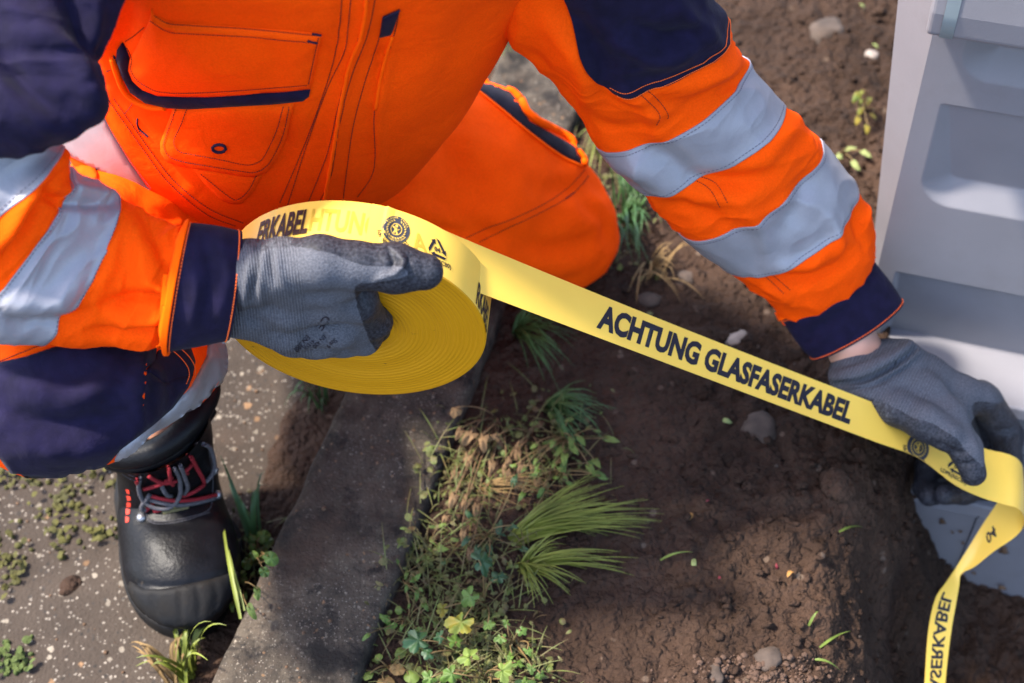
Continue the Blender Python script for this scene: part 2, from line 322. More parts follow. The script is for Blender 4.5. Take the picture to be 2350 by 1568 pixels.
# ------------------------------------------------------------------ the ground: soil sheet, path, kerb
KZ = .085                                           # kerb top above the path
kL0, kL1 = onz(477, 1568, KZ), onz(743, 992, KZ)
kR0, kR1 = onz(809, 1542, KZ), onz(1022, 1058, KZ)
kd = unit((kL1 - kL0)[:2]); kn = np.array([kd[1], -kd[0]])            # along the kerb, across it to the right
def kerb_w(x, y): return (x - kL0[0]) * kn[0] + (y - kL0[1]) * kn[1]  # distance right of the kerb's left edge
KW = float(np.mean([kerb_w(*kR0[:2]), kerb_w(*kR1[:2])]))
CAB_A = rad(-20); CH = np.array([math.cos(CAB_A), math.sin(CAB_A), 0]); CN = np.array([math.sin(CAB_A), -math.cos(CAB_A), 0])
CAB0 = onz(1962, 838, .0)                           # foot of the cabinet's left front edge
def cab(s, out, z): return CAB0 + CH * s + CN * out + np.array([0, 0, z])
def soil_z(x, y):
    x = np.asarray(x, float); y = np.asarray(y, float)
    w = kerb_w(x, y); p = np.stack([x, y, np.zeros_like(x)], -1)
    z = .064 + .012 * noise(p * 3.1) + .010 * sstep(.10, .5, w - KW)
    s = (x - CAB0[0]) * CH[0] + (y - CAB0[1]) * CH[1]; o = (x - CAB0[0]) * CN[0] + (y - CAB0[1]) * CN[1]
    wob = .03 * noise(p * 9) + .012 * noise(p * 30)
    dig = .295 * sstep(.0, 1., (s + .6 * wob - .0) / .20) * sstep(-.2, .02, o)    # the dug trench in front of the cabinet
    z = z - dig
    rough = .55 + .45 * sstep(.18, .42, w - KW)
    c1 = np.abs(noise(p * 22 + 3)); c2 = np.abs(noise(p * 51 + 9)); c3 = noise(p * 120)
    z = z + rough * (.020 * (c1 - .25) + .014 * (c2 - .25) + .0055 * c3)
    z = np.where(w < KW + .012, np.minimum(z, .066), z)
    z = np.where(w < KW * .5, -.06, z)
    return z
def nonuni(a, b, step, far):
    c = list(np.arange(a, b, step)); d = step; x = a; lo = []
    while x > -far: d *= 1.35; x -= d; lo.append(x)
    d = step; x = c[-1]; hi = []
    while x < far: d *= 1.35; x += d; hi.append(x)
    return np.array(lo[::-1] + c + hi)
gx = nonuni(-.45, .95, .0045, 60.); gy = nonuni(.45, 1.95, .0045, 60.)
X, Y = np.meshgrid(gx, gy, indexing='ij')
Z = soil_z(X.ravel(), Y.ravel())
nx, ny = len(gx), len(gy)
idx = np.arange(nx * ny).reshape(nx, ny)
GF = np.stack([idx[:-1, :-1], idx[1:, :-1], idx[1:, 1:], idx[:-1, 1:]], -1).reshape(-1, 4)
structure(obj('soil', np.stack([X.ravel(), Y.ravel(), Z], -1), GF, soil_mat()))
def soil_pt(u, v, it=6):
    z = .05
    for _ in range(it): p = onz(u, v, z); z = float(soil_z(np.array([p[0]]), np.array([p[1]]))[0])
    p[2] = z; return p
# path of exposed-aggregate concrete, left of the kerb
k0 = kL0[:2] - kd * 14 + kn * .004; k1 = kL0[:2] + kd * 25 + kn * .004
PV = [(*k0, 0), (*k1, 0), (*(k1 - kn * 3.5), 0), (*(k0 - kn * 3.5), 0)]
PV = PV + [(a, b, -.05) for a, b, _ in PV]
structure(obj('path', PV, [(0, 1, 2, 3), (0, 4, 5, 1), (3, 2, 6, 7), (0, 3, 7, 4), (1, 5, 6, 2)],
    aggregate_mat('path_concrete', (.028, .0205, .0155), (.056, .042, .032), 95, .19, [(7, .56, .72, (.050, .034, .025), 2.), (16, .60, .75, (.042, .030, .023), 6.)]), smooth=False, fix=True))
# kerb stone
def kerb():
    ns, r = 620, .010; s = np.concatenate([np.linspace(-1.3, -.26, 60), np.linspace(-.25, 1.75, ns - 140), np.linspace(1.77, 4.0, 80)])
    prof = [(0, -.06), (0, -.02), (0, .01)] + [(0, z) for z in np.linspace(.02, KZ - r, 6)]
    prof += [(r - r * math.cos(a), KZ - r + r * math.sin(a)) for a in np.linspace(.3, 1.57, 4)]
    prof += [(w, KZ) for w in np.linspace(r + .004, KW - r - .004, 34)]
    prof += [(KW - r + r * math.sin(a), KZ - r + r * math.cos(a)) for a in np.linspace(0, 1.57, 4)] + [(KW, z) for z in np.linspace(KZ - r - .006, -.06, 8)]
    prof = np.array(prof); nw = len(prof)
    base = kL0[:2] + s[:, None] * kd
    V = np.zeros((ns, nw, 3)); V[:, :, :2] = base[:, None] + prof[None, :, 0, None] * kn; V[:, :, 2] = prof[None, :, 1]
    q = V.reshape(-1, 3); edge = np.tile(np.minimum(prof[:, 0], KW - prof[:, 0]) < .014, ns)
    d = .0016 * noise(q * 40) + .0010 * noise(q * 130) + np.where(edge, -.004 * np.abs(noise(q * 28 + 4)), 0)
    q[:, 2] += np.where(q[:, 2] > 0, d, 0); q[:, :2] += (np.where(edge, .0022 * noise(q * 17 + 8), 0))[:, None] * kn
    F = gridfaces(ns, nw); F += [tuple(range(nw)), tuple((ns - 1) * nw + k for k in range(nw))[::-1]]
    return structure(obj('kerb', q, F, aggregate_mat('kerb_concrete', (.024, .019, .015), (.086, .068, .050), 230, .14,
        [(12, .50, .62, (.014, .0115, .0095), 5.), (38, .54, .66, (.012, .010, .009), 3.), (4, .47, .62, (.046, .030, .021), 1.), (14, .68, .74, (.05, .045, .012), 8.)], 11.), fix=True))
kerb()

# trodden dirt lying on the path along the kerb
def dirt_strip():
    s = np.concatenate([np.arange(-1.3, -.3, .02), np.arange(-.3, 1.7, .006), np.arange(1.7, 4., .03)]); w = np.concatenate([[0, .001], np.linspace(.004, 1, 26)]); S_, W_ = np.meshgrid(s, w, indexing='ij')
    wid = .060 + .030 * sstep(.05, .30, s) + .018 * noise(np.stack([s * 9, s * 0, s * 0], -1)) + .010 * noise(np.stack([s * 37, s * 0 + 3, s * 0], -1))
    D = W_ * wid[:, None]; xy = kL0[:2] + S_[..., None] * kd + (.003 - D)[..., None] * kn; q = np.concatenate([xy, np.zeros(S_.shape + (1,))], -1).reshape(-1, 3)
    h = (.0075 * (1 - W_) ** .7 + .001).ravel() + .0035 * noise(q * 45) + .002 * noise(q * 110); h = np.where(W_.ravel() > .97, -.002, h); q[:, 2] = h
    return q, gridfaces(len(s), len(w))
structure(obj('dirt', *dirt_strip(), bpy.data.materials['soil']))

# ------------------------------------------------------------------ surface builders
class Loft:
    """tube through stations (uL, vL, uR, vR, depth, thickness ratio); angle 0 = R edge, 90 = towards the camera, 180 = L edge"""
    def __init__(s, st, strokes=(), wr=None, power=1.0, crumple=()):
        st = [tuple(a) + (.62, 0.)[len(a) - 5:] for a in st]; A = np.array(st, float); s.cr = crumple
        s.L = P(A[:, 0], A[:, 1], A[:, 4] - A[:, 6]); s.R = P(A[:, 2], A[:, 3], A[:, 4] + A[:, 6]); s.k = A[:, 5]; s.n = len(A); s.strokes = strokes; s.wr = wr; s.pw = power
    def base(s, t, th):
        L, R, k = catmull(s.L, t), catmull(s.R, t), catmull(s.k[:, None], t)[..., 0]
        e = 1e-3; c = (L + R) / 2
        T = unit((catmull(s.L, t + e) + catmull(s.R, t + e)) - (catmull(s.L, t - e) + catmull(s.R, t - e)))
        W = (R - L) / 2; hw = np.linalg.norm(W, axis=-1)
        N = unit(np.cross(T, W)); sg = np.sign(np.sum(N * (CAM - c), -1, keepdims=True)); N = N * np.where(sg == 0, 1, sg)
        ct, sn = np.cos(th), np.sin(th)
        if s.pw != 1: ct = np.sign(ct) * np.abs(ct) ** s.pw; sn = np.sign(sn) * np.abs(sn) ** s.pw
        return c + W * ct[..., None] + N * (hw * k * sn)[..., None]
    def surf(s, t, th, off=0.):
        t = np.asarray(t, float).ravel(); th = np.asarray(th, float).ravel(); t = np.clip(t, 1e-3, s.n - 1 - 2e-3)
        p = s.base(t, th); e = 2e-3
        n = np.cross(s.base(t, th + e) - s.base(t, th - e), s.base(t + e, th) - s.base(np.maximum(t - e, 0), th)); n = unit(n)
        c = (catmull(s.L, t) + catmull(s.R, t)) / 2; n *= np.sign(np.sum(n * (p - c), -1))[:, None]
        d = np.asarray(off, float) + np.zeros(len(p))
        for ft, fth, skew, amp, seed in s.cr:
            x = noise(np.stack([t * ft + skew * np.sin(th) + seed, np.cos(th) * fth + seed, np.sin(th) * fth], -1)); d = d + amp * (.45 - np.abs(x) ** .75)
        return sculpt(p, n, s.strokes, s.wr) + n * d[..., None]
    def mesh(s, t0, t1, nt, nth, off=0.):
        t = np.linspace(t0, t1, nt); th = np.arange(nth) * 2 * np.pi / nth
        tt, hh = np.meshgrid(t, th, indexing='ij')
        return s.surf(tt, hh, off), gridfaces(nt, nth, True)
    def shell(s, t0, t1, nt, nth, off, inner=.78, th0=None, th1=None):
        """a band with its own thickness, its ends turned in towards the limb"""
        if th0 is None: th = np.arange(nth) * 2 * np.pi / nth; closed = True
        else: th = np.linspace(th0, th1, nth); closed = False
        rows = [(t0, -.006 if inner else 0), (t0, off * .5)] + [(t, off) for t in np.linspace(t0, t1, nt)] + [(t1, off * .5), (t1, -.006 if inner else 0)]
        t = np.array([r[0] for r in rows]); o = np.array([r[1] for r in rows])
        tt, hh = np.meshgrid(t, th, indexing='ij'); oo = np.repeat(o, len(th))
        return s.surf(tt, hh, oo), gridfaces(len(t), len(th), closed)
    def ring(s, t, r, off=0., n=90, wob=0.):
        th = np.linspace(0, 2 * np.pi, n); return tube(s.surf(np.full(n, t) + wob * np.sin(3 * th), th, np.full(n, off)), r, 6, False)
    def dashes(s, t, r, off, n=120, fill=.72, th0=0, th1=2 * np.pi):
        parts = []; st = (th1 - th0) / n
        for i in range(n):
            th = th0 + st * (i + np.array([0, fill * .5, fill])); parts.append(tube(s.surf(np.full(3, t), th, np.full(3, off)), r, 4))
        return join(parts)

def hit(B, u, v):
    r = ray(u, v); r = r / np.linalg.norm(r); l, n, i, d = B.ray_cast(Vector(CAM), Vector(r))
    if l is None: return None, None
    n = np.array(n); l = np.array(l)
    if n @ r > 0: n = -n
    return l, n
def hits(B, q, fallback=True):
    """surface points and normals under picture points; points just off the outline go to the nearest surface"""
    Ls, Ns, last = [], [], None
    miss = []
    for i, (u, v) in enumerate(q):
        l, n = hit(B, u, v)
        Ls.append(l); Ns.append(n)
        if l is None: miss.append(i)
    if miss:
        ok = [i for i in range(len(q)) if Ls[i] is not None]
        okq = np.array([q[i] for i in ok]) if ok else None
        for i in miss:
            dm = float(np.dot(Ls[ok[int(((okq - q[i]) ** 2).sum(1).argmin())]] - CAM, FWD)) if ok else 1.3
            p = P(q[i][0], q[i][1], dm); l, n, k, d = B.find_nearest(Vector(p)); l = np.array(l); n = np.array(n)
            if n @ (l - CAM) > 0: n = -n
            Ls[i], Ns[i] = l, n
    return np.array(Ls), np.array(Ns)
def patch(poly, B, off=.0008, thick=.0012, res=9., bulge=0., edge_w=14., smooth_poly=False, strokes=(), step=None, nsm=6):
    """a piece of cloth cut to an outline and laid on a surface"""
    poly = np.asarray(poly, float)
    if smooth_poly: poly = smoothline(np.concatenate([poly, poly[:1]]), step=res)[:-1]
    b = []
    for i in range(len(poly)):
        a, c = poly[i], poly[(i + 1) % len(poly)]; m = max(1, int(np.linalg.norm(c - a) / res))
        for k in range(m): b.append(a + (c - a) * k / m)
    b = np.array(b); nb = len(b); lo, hi = b.min(0), b.max(0)
    g = []; y = lo[1]; row = 0
    while y < hi[1]:
        g += [(x, y) for x in np.arange(lo[0] + (res / 2 if row % 2 else 0), hi[0], res)]; y += res * .87; row += 1
    g = np.array(g); g = g[inside(b, g)] if len(g) else np.zeros((0, 2))
    if len(g): d, _ = poly_dist(np.concatenate([b, b[:1]]), g); g = g[d > res * .55]
    q = np.concatenate([b, g]) if len(g) else b
    v2, _, f, ov, _, _ = geometry.delaunay_2d_cdt([Vector(p) for p in q], [(i, (i + 1) % nb) for i in range(nb)], [], 1, 1e-4)
    q2 = np.array([tuple(v) for v in v2]); f = [tuple(t) for t in f]
    L, N = hits(B, q2)
    # smooth the normals over the patch
    adj = [[] for _ in q2]
    for t in f:
        for k in range(3): adj[t[k]].append(t[(k + 1) % 3]); adj[t[k]].append(t[k - 1])
    for _ in range(nsm): N = unit(np.array([N[i] + N[adj[i]].mean(0) if adj[i] else N[i] for i in range(len(q2))]))
    db, _ = poly_dist(np.concatenate([b, b[:1]]), q2)
    h = off + thick + bulge * (1 - np.exp(-(db / edge_w) ** 1.3))
    edge = db < .5; h = np.where(edge, off + thick * .55, h)
    top = L + N * h[:, None]
    if strokes: top = sculpt(top, N, strokes)
    f = [t if np.dot(np.cross(top[t[1]] - top[t[0]], top[t[2]] - top[t[0]]), CAM - top[t[0]]) > 0 else t[::-1] for t in f]
    # border walls down into the cloth below
    cnt = {}
    for t in f:
        for k in range(3): cnt[(t[k], t[(k + 1) % 3])] = 1
    bd = [e for e in cnt if (e[1], e[0]) not in cnt]; ids = sorted({i for e in bd for i in e}); mp = {i: len(top) + k for k, i in enumerate(ids)}
    low = L[ids] - N[ids] * .0015; V = np.concatenate([top, low])
    F = f + [(e[1], e[0], mp[e[0]], mp[e[1]]) for e in bd]
    return V, F
def stitch(lines, B, r=.0003, step=5.2, fill=.68, off=.0006, res_smooth=True):
    parts = []
    for ln in lines:
        q = smoothline(ln, step=1.0) if len(ln) > 2 else np.linspace(ln[0], ln[1], max(2, int(np.hypot(*(np.array(ln[1]) - ln[0])))))
        n = int(len(q) / step)
        for i in range(n):
            a = q[min(len(q) - 1, int(i * step))]; c = q[min(len(q) - 1, int(i * step + step * fill))]
            L, N = hit(B, *a); L2, N2 = hit(B, *c)
            if L is None or L2 is None or np.linalg.norm(L - L2) > .02: continue
            parts.append(tube(np.array([L + N * off, L2 + N2 * off]), r, 4))
    return join(parts) if parts else (np.zeros((0, 3)), [])
def stitches(lines, B, m, parent, r=.0003, step=5.2, fill=.68, off=.0006, name='stitching'):
    for l in lines:
        g = stitch([l], B, r, step, fill, off)
        if len(g[1]): part(name, g, m, parent)
def seam(lines, B, r=.0012, off=.0004, sides=6, step=5.):
    """a raised cord or ridge of cloth along a line"""
    parts = []
    for ln in lines:
        q = smoothline(ln, step=step); L, N = hits(B, q); parts.append(tube(L + N * off, r, sides))
    return join(parts)
# signed-distance modelling, polygonised with surface nets
def smin(a, b, k): h = np.clip(.5 + .5 * (b - a) / k, 0, 1); return b + (a - b) * h - k * h * (1 - h)
def sd_cone(p, a, b, ra, rb):
    a = np.asarray(a, float); b = np.asarray(b, float); ab = b - a; t = np.clip(((p - a) @ ab) / max(ab @ ab, 1e-12), 0, 1)
    return np.linalg.norm(p - (a + t[..., None] * ab), axis=-1) - (ra + (rb - ra) * t)
def sd_ell(p, c, r, Rm=None):
    q = p - np.asarray(c); q = q @ Rm if Rm is not None else q; r = np.asarray(r, float)
    k0 = np.linalg.norm(q / r, axis=-1); k1 = np.linalg.norm(q / (r * r), axis=-1); return k0 * (k0 - 1) / np.maximum(k1, 1e-9)
def nets(f, lo, hi, h):
    lo = np.asarray(lo, float); n = (np.ceil((np.asarray(hi) - lo) / h)).astype(int) + 1
    g = np.stack(np.meshgrid(*[lo[i] + h * np.arange(n[i]) for i in range(3)], indexing='ij'), -1)
    D = np.empty(tuple(n))
    for i in range(0, n[0], 24): D[i:i + 24] = f(g[i:i + 24])
    s = D < 0; c = n - 1
    cnt = np.zeros(tuple(c)); pos = np.zeros(tuple(c) + (3,))
    offs = [(a, b, d) for a in (0, 1) for b in (0, 1) for d in (0, 1)]
    sl_ = lambda o: tuple(slice(o[i], o[i] + c[i]) for i in range(3))
    for a in offs:
        for ax in range(3):
            if a[ax]: continue
            b = list(a); b[ax] = 1; da, dbb = D[sl_(a)], D[sl_(b)]; m = (da < 0) != (dbb < 0)
            t = np.where(m, da / np.where(m, da - dbb, 1), 0); q = np.broadcast_to(np.array(a, float), tuple(c) + (3,)).copy(); q[..., ax] += t
            pos += q * m[..., None]; cnt += m
    act = cnt > 0; ids = -np.ones(tuple(c), int); ids[act] = np.arange(act.sum())
    ii = np.argwhere(act); V = lo + h * (ii + pos[act] / cnt[act][:, None])
    F = []
    for ax in range(3):
        u, w = [(1, 2), (2, 0), (0, 1)][ax]
        A = [slice(1, c[i]) for i in range(3)]; A[ax] = slice(0, c[ax]); B = list(A); B[ax] = slice(1, c[ax] + 1)
        sa, sb = s[tuple(A)], s[tuple(B)]; e = np.argwhere(sa != sb); fl = sa[sa != sb]
        base = e.copy(); base[:, u] += 1; base[:, w] += 1
        def at(du, dw): k = base.copy(); k[:, u] -= du; k[:, w] -= dw; return ids[k[:, 0], k[:, 1], k[:, 2]]
        q = np.stack([at(0, 0), at(1, 0), at(1, 1), at(0, 1)], -1); q[~fl] = q[~fl][:, ::-1]; F.append(q)
    return V, np.concatenate(F)
def relax(V, F, it=2, lam=.5):
    E = np.concatenate([F[:, [0, 1]], F[:, [1, 2]], F[:, [2, 3]], F[:, [3, 0]]])
    for _ in range(it):
        S = np.zeros_like(V); c = np.zeros(len(V)); np.add.at(S, E[:, 0], V[E[:, 1]]); np.add.at(S, E[:, 1], V[E[:, 0]]); np.add.at(c, E[:, 0], 1); np.add.at(c, E[:, 1], 1)
        V = V + lam * (S / np.maximum(c, 1)[:, None] - V)
    return V
def blend(cones, k):
    """cones: (a, b, ra, rb) in metres; one smooth union"""
    def f(p):
        d = None
        for a, b, ra, rb in cones:
            e = sd_cone(p, a, b, ra, rb); d = e if d is None else smin(d, e, k)
        return d
    return f
def chain(pts):
    """(u, v, depth, radius in picture px at that depth) -> cones"""
    c = [(P(u, v, d), r * d / FPX) for u, v, d, r in pts]
    return [(c[i][0], c[i + 1][0], c[i][1], c[i + 1][1]) for i in range(len(c) - 1)]
def bounds(cones, pad=.02):
    pts = np.array([q for a, b, ra, rb in cones for q in (a - ra, a + ra, b - rb, b + rb)]); return pts.min(0) - pad, pts.max(0) + pad

# ------------------------------------------------------------------ lettering
def text_geo(s, bold=.0, xs=1., shear=0.):
    cu = bpy.data.curves.new('letters', 'FONT'); cu.body = s; cu.offset = bold; cu.size = 1; cu.shear = shear; cu.resolution_u = 3
    o = bpy.data.objects.new('letters', cu); COL.objects.link(o); dg = bpy.context.evaluated_depsgraph_get(); dg.update()
    me = bpy.data.meshes.new_from_object(o.evaluated_get(dg)); V = np.array([v.co[:2] for v in me.vertices]); F = [tuple(p.vertices) for p in me.polygons]
    bpy.data.objects.remove(o); bpy.data.curves.remove(cu); bpy.data.meshes.remove(me)
    if len(V): V = V * np.array([xs, 1.])
    return V, F
CAPH = None
def text_fit(s, bold=.022):
    """letters scaled to cap height 1, starting at x = 0; returns points, faces, width"""
    global CAPH
    if CAPH is None: v, _ = text_geo('H', 0); CAPH = v[:, 1].max()
    V, F = text_geo(s, bold); V = V / CAPH; V[:, 0] -= V[:, 0].min(); return V, F, V[:, 0].max()
def cut_x(V, F, step):
    """split faces at regular x so that the letters can follow a curved surface"""
    bm = bmesh.new(); vs = [bm.verts.new((x, y, 0)) for x, y in V]
    for f in F:
        try: bm.faces.new([vs[i] for i in f])
        except ValueError: pass
    for x in np.arange(V[:, 0].min() + step, V[:, 0].max(), step):
        bmesh.ops.bisect_plane(bm, geom=bm.verts[:] + bm.edges[:] + bm.faces[:], plane_co=(x, 0, 0), plane_no=(1, 0, 0), dist=1e-6)
    bm.verts.index_update(); V2 = np.array([v.co[:2] for v in bm.verts]); F2 = [tuple(v.index for v in f.verts) for f in bm.faces]; bm.free(); return V2, F2
def lay(V, F, o, ex, ey, B, off=.0004):
    """flat artwork (V in artwork units) laid on a surface through an affine picture frame"""
    q = np.asarray(o, float) + V[:, :1] * np.asarray(ex, float) + V[:, 1:2] * np.asarray(ey, float)
    L, N = hits(B, q); W = L + N * off
    F = [f if np.dot(np.cross(W[f[1]] - W[f[0]], W[f[2]] - W[f[0]]), CAM - W[f[0]]) > 0 else f[::-1] for f in F]
    return W, F
def arc_text(s, r, a0, a1, h, bold=.02, inward=False):
    parts = []; n = len(s)
    for i, ch in enumerate(s):
        if ch == ' ': continue
        V, F, w = text_fit(ch, bold); V = V * h; V[:, 0] -= w * h / 2
        a = a0 + (a1 - a0) * (i + .5) / n
        up = np.array([math.cos(a), math.sin(a)]) * (1 if not inward else -1); rt = np.array([up[1], -up[0]])
        c = r * np.array([math.cos(a), math.sin(a)])
        parts.append((np.concatenate([c + V[:, :1] * rt + V[:, 1:2] * up, np.zeros((len(V), 1))], 1), F))
    V, F = join(parts); return V[:, :2], F
def ngon(n, r0, c=(0, 0), r1=None, a0=0, a1=2 * math.pi):
    a = np.linspace(a0, a1, n + 1)
    if r1 is None: return np.concatenate([[c], np.array(c) + r0 * np.stack([np.cos(a), np.sin(a)], -1)]), [(0, i + 1, i + 2) for i in range(n)]
    V = np.concatenate([np.array(c) + r * np.stack([np.cos(a), np.sin(a)], -1) for r in (r0, r1)])
    return V, [(i, i + 1, n + 2 + i, n + 1 + i) for i in range(n)]
def join2(parts):
    V, F = join([(np.concatenate([v, np.zeros((len(v), 1))], 1), f) for v, f in parts]); return V[:, :2], F

# ------------------------------------------------------------------ the worker
person = empty('person', (-.12, 1.05, 0), 'crouching worker in an orange and navy hi-vis suit and grey gloves holding warning tape', 'person')
def part(name, vf, m, parent=person, label=None, smooth=True, fix=False):
    o = obj(name, vf[0], vf[1], M[m] if isinstance(m, str) else m, parent, smooth, fix)
    if label: o['label'] = label
    return o

# torso of the jacket
T_ST = [(120, -760, 1180, -760, .86, .55), (-40, -560, 1500, -600, .93, .50), (20, -300, 1400, -320, 1.04, .52), (90, -120, 1270, -130, 1.13, .52), (120, 0, 1200, 0, 1.19, .52), (130, 120, 1137, 120, 1.25, .52),
        (128, 240, 1072, 230, 1.30, .52), (160, 335, 992, 335, 1.345, .52), (262, 405, 905, 420, 1.385, .5), (400, 468, 800, 490, 1.41, .46), (540, 512, 660, 520, 1.43, .40)]
T_STROKES = [
    ([(846, -60), (838, 60), (806, 150), (784, 240), (770, 330), (745, 440)], .0045, 13),
    ([(800, -60), (784, 40), (768, 140), (728, 250), (690, 356)], -.0022, 10),
    ([(905, 90), (884, 170), (868, 260), (866, 360), (830, 450)], .0040, 12),
    ([(880, 96), (868, 150), (858, 215)], -.0035, 8),
    ([(1010, -60), (985, 120), (930, 300)], .004, 60), ([(1095, 0), (1030, 180), (960, 330)], -.003, 40),
    ([(236, 250), (300, 330), (390, 420), (520, 500)], .0035, 22), ([(262, 238), (330, 330), (420, 420)], -.0022, 12),
    ([(250, 20), (240, 110), (262, 190)], .006, 26), ([(300, 10), (285, 80), (262, 120)], -.006, 20),
    ([(440, 330), (540, 430), (640, 440)], .004, 40), ([(620, 250), (660, 350), (600, 450)], -.0032, 30),
    ([(300, 290), (340, 360), (400, 420)], -.003, 24), ([(480, -40), (560, -10), (680, 10)], .003, 30)]
torso = Loft(T_ST, T_STROKES, [(9, .0035), (22, .0011)])
tV, tF = torso.mesh(0, len(T_ST) - 1, 260, 300)
tF += [tuple(range(259 * 300, 260 * 300)), tuple(range(300))[::-1]]
BT = bvh(tV, tF[:-2])
# left arm (right in the picture)
LA_ST = [(900, -420, 1420, -520, 1.02, .7), (1060, -160, 1540, -260, 1.10, .66), (1150, 60, 1630, 0, 1.18, .6), (1232, 150, 1668, 70, 1.215, .6), (1300, 228, 1684, 112, 1.24, .6), (1378, 335, 1712, 137, 1.27, .58),
         (1462, 433, 1790, 238, 1.305, .58), (1506, 486, 1850, 292, 1.33, .6), (1560, 538, 1875, 325, 1.35, .58), (1665, 620, 1955, 430, 1.395, .6), (1722, 662, 1992, 492, 1.42, .64), (1776, 704, 1998, 556, 1.44, .66), (1796, 732, 1982, 600, 1.456, .55), (1812, 752, 1984, 622, 1.462, .48)]
LA_STROKES = [
    ([(1260, 60), (1330, 140), (1350, 230)], 0.0105, 26), ([(1300, 30), (1370, 120), (1400, 210)], -0.0090, 26), ([(1200, 120), (1270, 210), (1330, 260)], -0.0090, 30),
    ([(1390, 180), (1480, 230), (1510, 300)], 0.0090, 24), ([(1540, 210), (1600, 190), (1690, 140)], 0.0090, 22), ([(1560, 250), (1640, 215), (1720, 180)], -0.0060, 20),
    ([(1350, 280), (1420, 300), (1500, 290)], -0.0075, 22), ([(1440, 330), (1520, 350), (1580, 400)], -0.0083, 24), ([(1400, 370), (1480, 390), (1540, 440)], 0.0075, 22),
    ([(1590, 410), (1680, 420), (1760, 400)], -0.0090, 22), ([(1600, 450), (1690, 455), (1740, 450)], 0.0067, 20), ([(1540, 470), (1620, 490), (1680, 520)], -0.0067, 18), ([(1830, 270), (1780, 330), (1730, 380)], 0.0075, 26),
    ([(1700, 480), (1740, 520), (1760, 580)], 0.0067, 20), ([(1860, 390), (1840, 440), (1800, 520)], -0.0053, 22),
    ([(1760, 610), (1850, 600), (1930, 550)], 0.0090, 20), ([(1790, 640), (1870, 640), (1960, 580)], -0.0090, 16), ([(1740, 640), (1790, 670), (1820, 690)], 0.0075, 14), ([(1960, 480), (1975, 530), (1985, 570)], -0.0090, 14), ([(1900, 500), (1920, 560), (1915, 600)], 0.0067, 16),
    ([(1450, 60), (1530, 90), (1620, 60)], -0.0090, 24), ([(1420, 100), (1540, 130), (1640, 40)], 0.0075, 20), ([(1560, 20), (1610, 70), (1640, 110)], 0.0075, 20)]
larm = Loft(LA_ST, LA_STROKES, [(11, .003), (30, .0011)], crumple=[(1.1, 1.3, .5, .0050, 2.), (2.1, 1.8, -.6, .0012, 7.)])
lV, lF = larm.mesh(0, len(LA_ST) - 1, 300, 160); BL = bvh(lV, lF)
# right arm (left in the picture): upper arm, then forearm
UA_ST = [(-40, -560, 420, -500, .93, .7), (-180, -260, 360, -260, .955, .6), (-220, -60, 300, -60, .965, .54), (-240, 60, 243, 60, .965, .5), (-250, 150, 214, 140, .962, .5), (-250, 210, 232, 195, .96, .48), (-240, 270, 200, 262, .958, .46), (-200, 318, 135, 310, .962, .38), (-150, 336, 30, 330, .968, .3)]
UA_STROKES = [([(140, -40), (180, 60), (230, 180)], -0.0117, 24), ([(90, 40), (150, 120), (200, 190)], 0.0104, 30), ([(-20, 90), (60, 210), (160, 270)], -0.0117, 26), ([(0, 180), (80, 250), (150, 290)], 0.0091, 26), ([(180, 190), (200, 230), (170, 280)], 0.0078, 22), ([(20, 0), (60, 60), (110, 110)], 0.0078, 40), ([(220, 20), (205, 110), (222, 180)], 0.0065, 14)]
uarm = Loft(UA_ST, UA_STROKES, [(11, .004), (30, .001)], crumple=[(1.0, 1.2, .5, .005, 4.)])
uV, uF = uarm.mesh(0, len(UA_ST) - 1, 170, 150); uF.append(tuple(range(169 * 150, 170 * 150))); BU = bvh(uV, uF[:-1])
FA_ST = [(-140, 250, -420, 420, .99, .6), (40, 282, -330, 560, 1.0, .56), (136, 345, -235, 660, 1.01, .5), (150, 385, -120, 735, 1.03, .5), (190, 408, -40, 768, 1.045, .55), (267, 448, 98, 787, 1.07, .58), (335, 494, 240, 793, 1.08, .6, .01), (392, 524, 335, 796, 1.082, .62, .018), (432, 534, 392, 786, 1.082, .62, .02), (446, 540, 408, 780, 1.082, .5, .02)]
FA_STROKES = [([(140, 360), (70, 440), (0, 560)], 0.0130, 20), ([(118, 400), (80, 470), (10, 600)], -0.0104, 16), ([(90, 430), (110, 452), (140, 468)], -0.0078, 12), ([(130, 430), (190, 440), (250, 452)], 0.0052, 14), ([(120, 460), (180, 470), (240, 470)], -0.0052, 12),
    ([(0, 720), (60, 745), (150, 740), (200, 720)], -0.0097, 18), ([(20, 690), (120, 690), (190, 640)], 0.0078, 26), ([(270, 500), (255, 580), (220, 680)], 0.0065, 26), ([(300, 520), (330, 600), (330, 680)], 0.0072, 30),
    ([(240, 700), (320, 680), (400, 690)], -0.0097, 16), ([(260, 730), (330, 735), (385, 720)], 0.0078, 18), ([(330, 500), (360, 560), (400, 640)], -0.0065, 16), ([(200, 760), (290, 765), (370, 750)], -0.0065, 12), ([(350, 650), (380, 670), (405, 670)], 0.0065, 12)]
farm = Loft(FA_ST, FA_STROKES, [(12, .003), (32, .0011)], crumple=[(1.2, 1.4, .5, .0045, 11.), (2.4, 1.9, -.6, .0014, 5.)])
fV, fF = farm.mesh(0, len(FA_ST) - 1, 230, 150); BF = bvh(fV, fF)
jacket = part('jacket', join([(tV, tF), (lV, lF), (uV, uF), (fV, fF)]), 'orange')

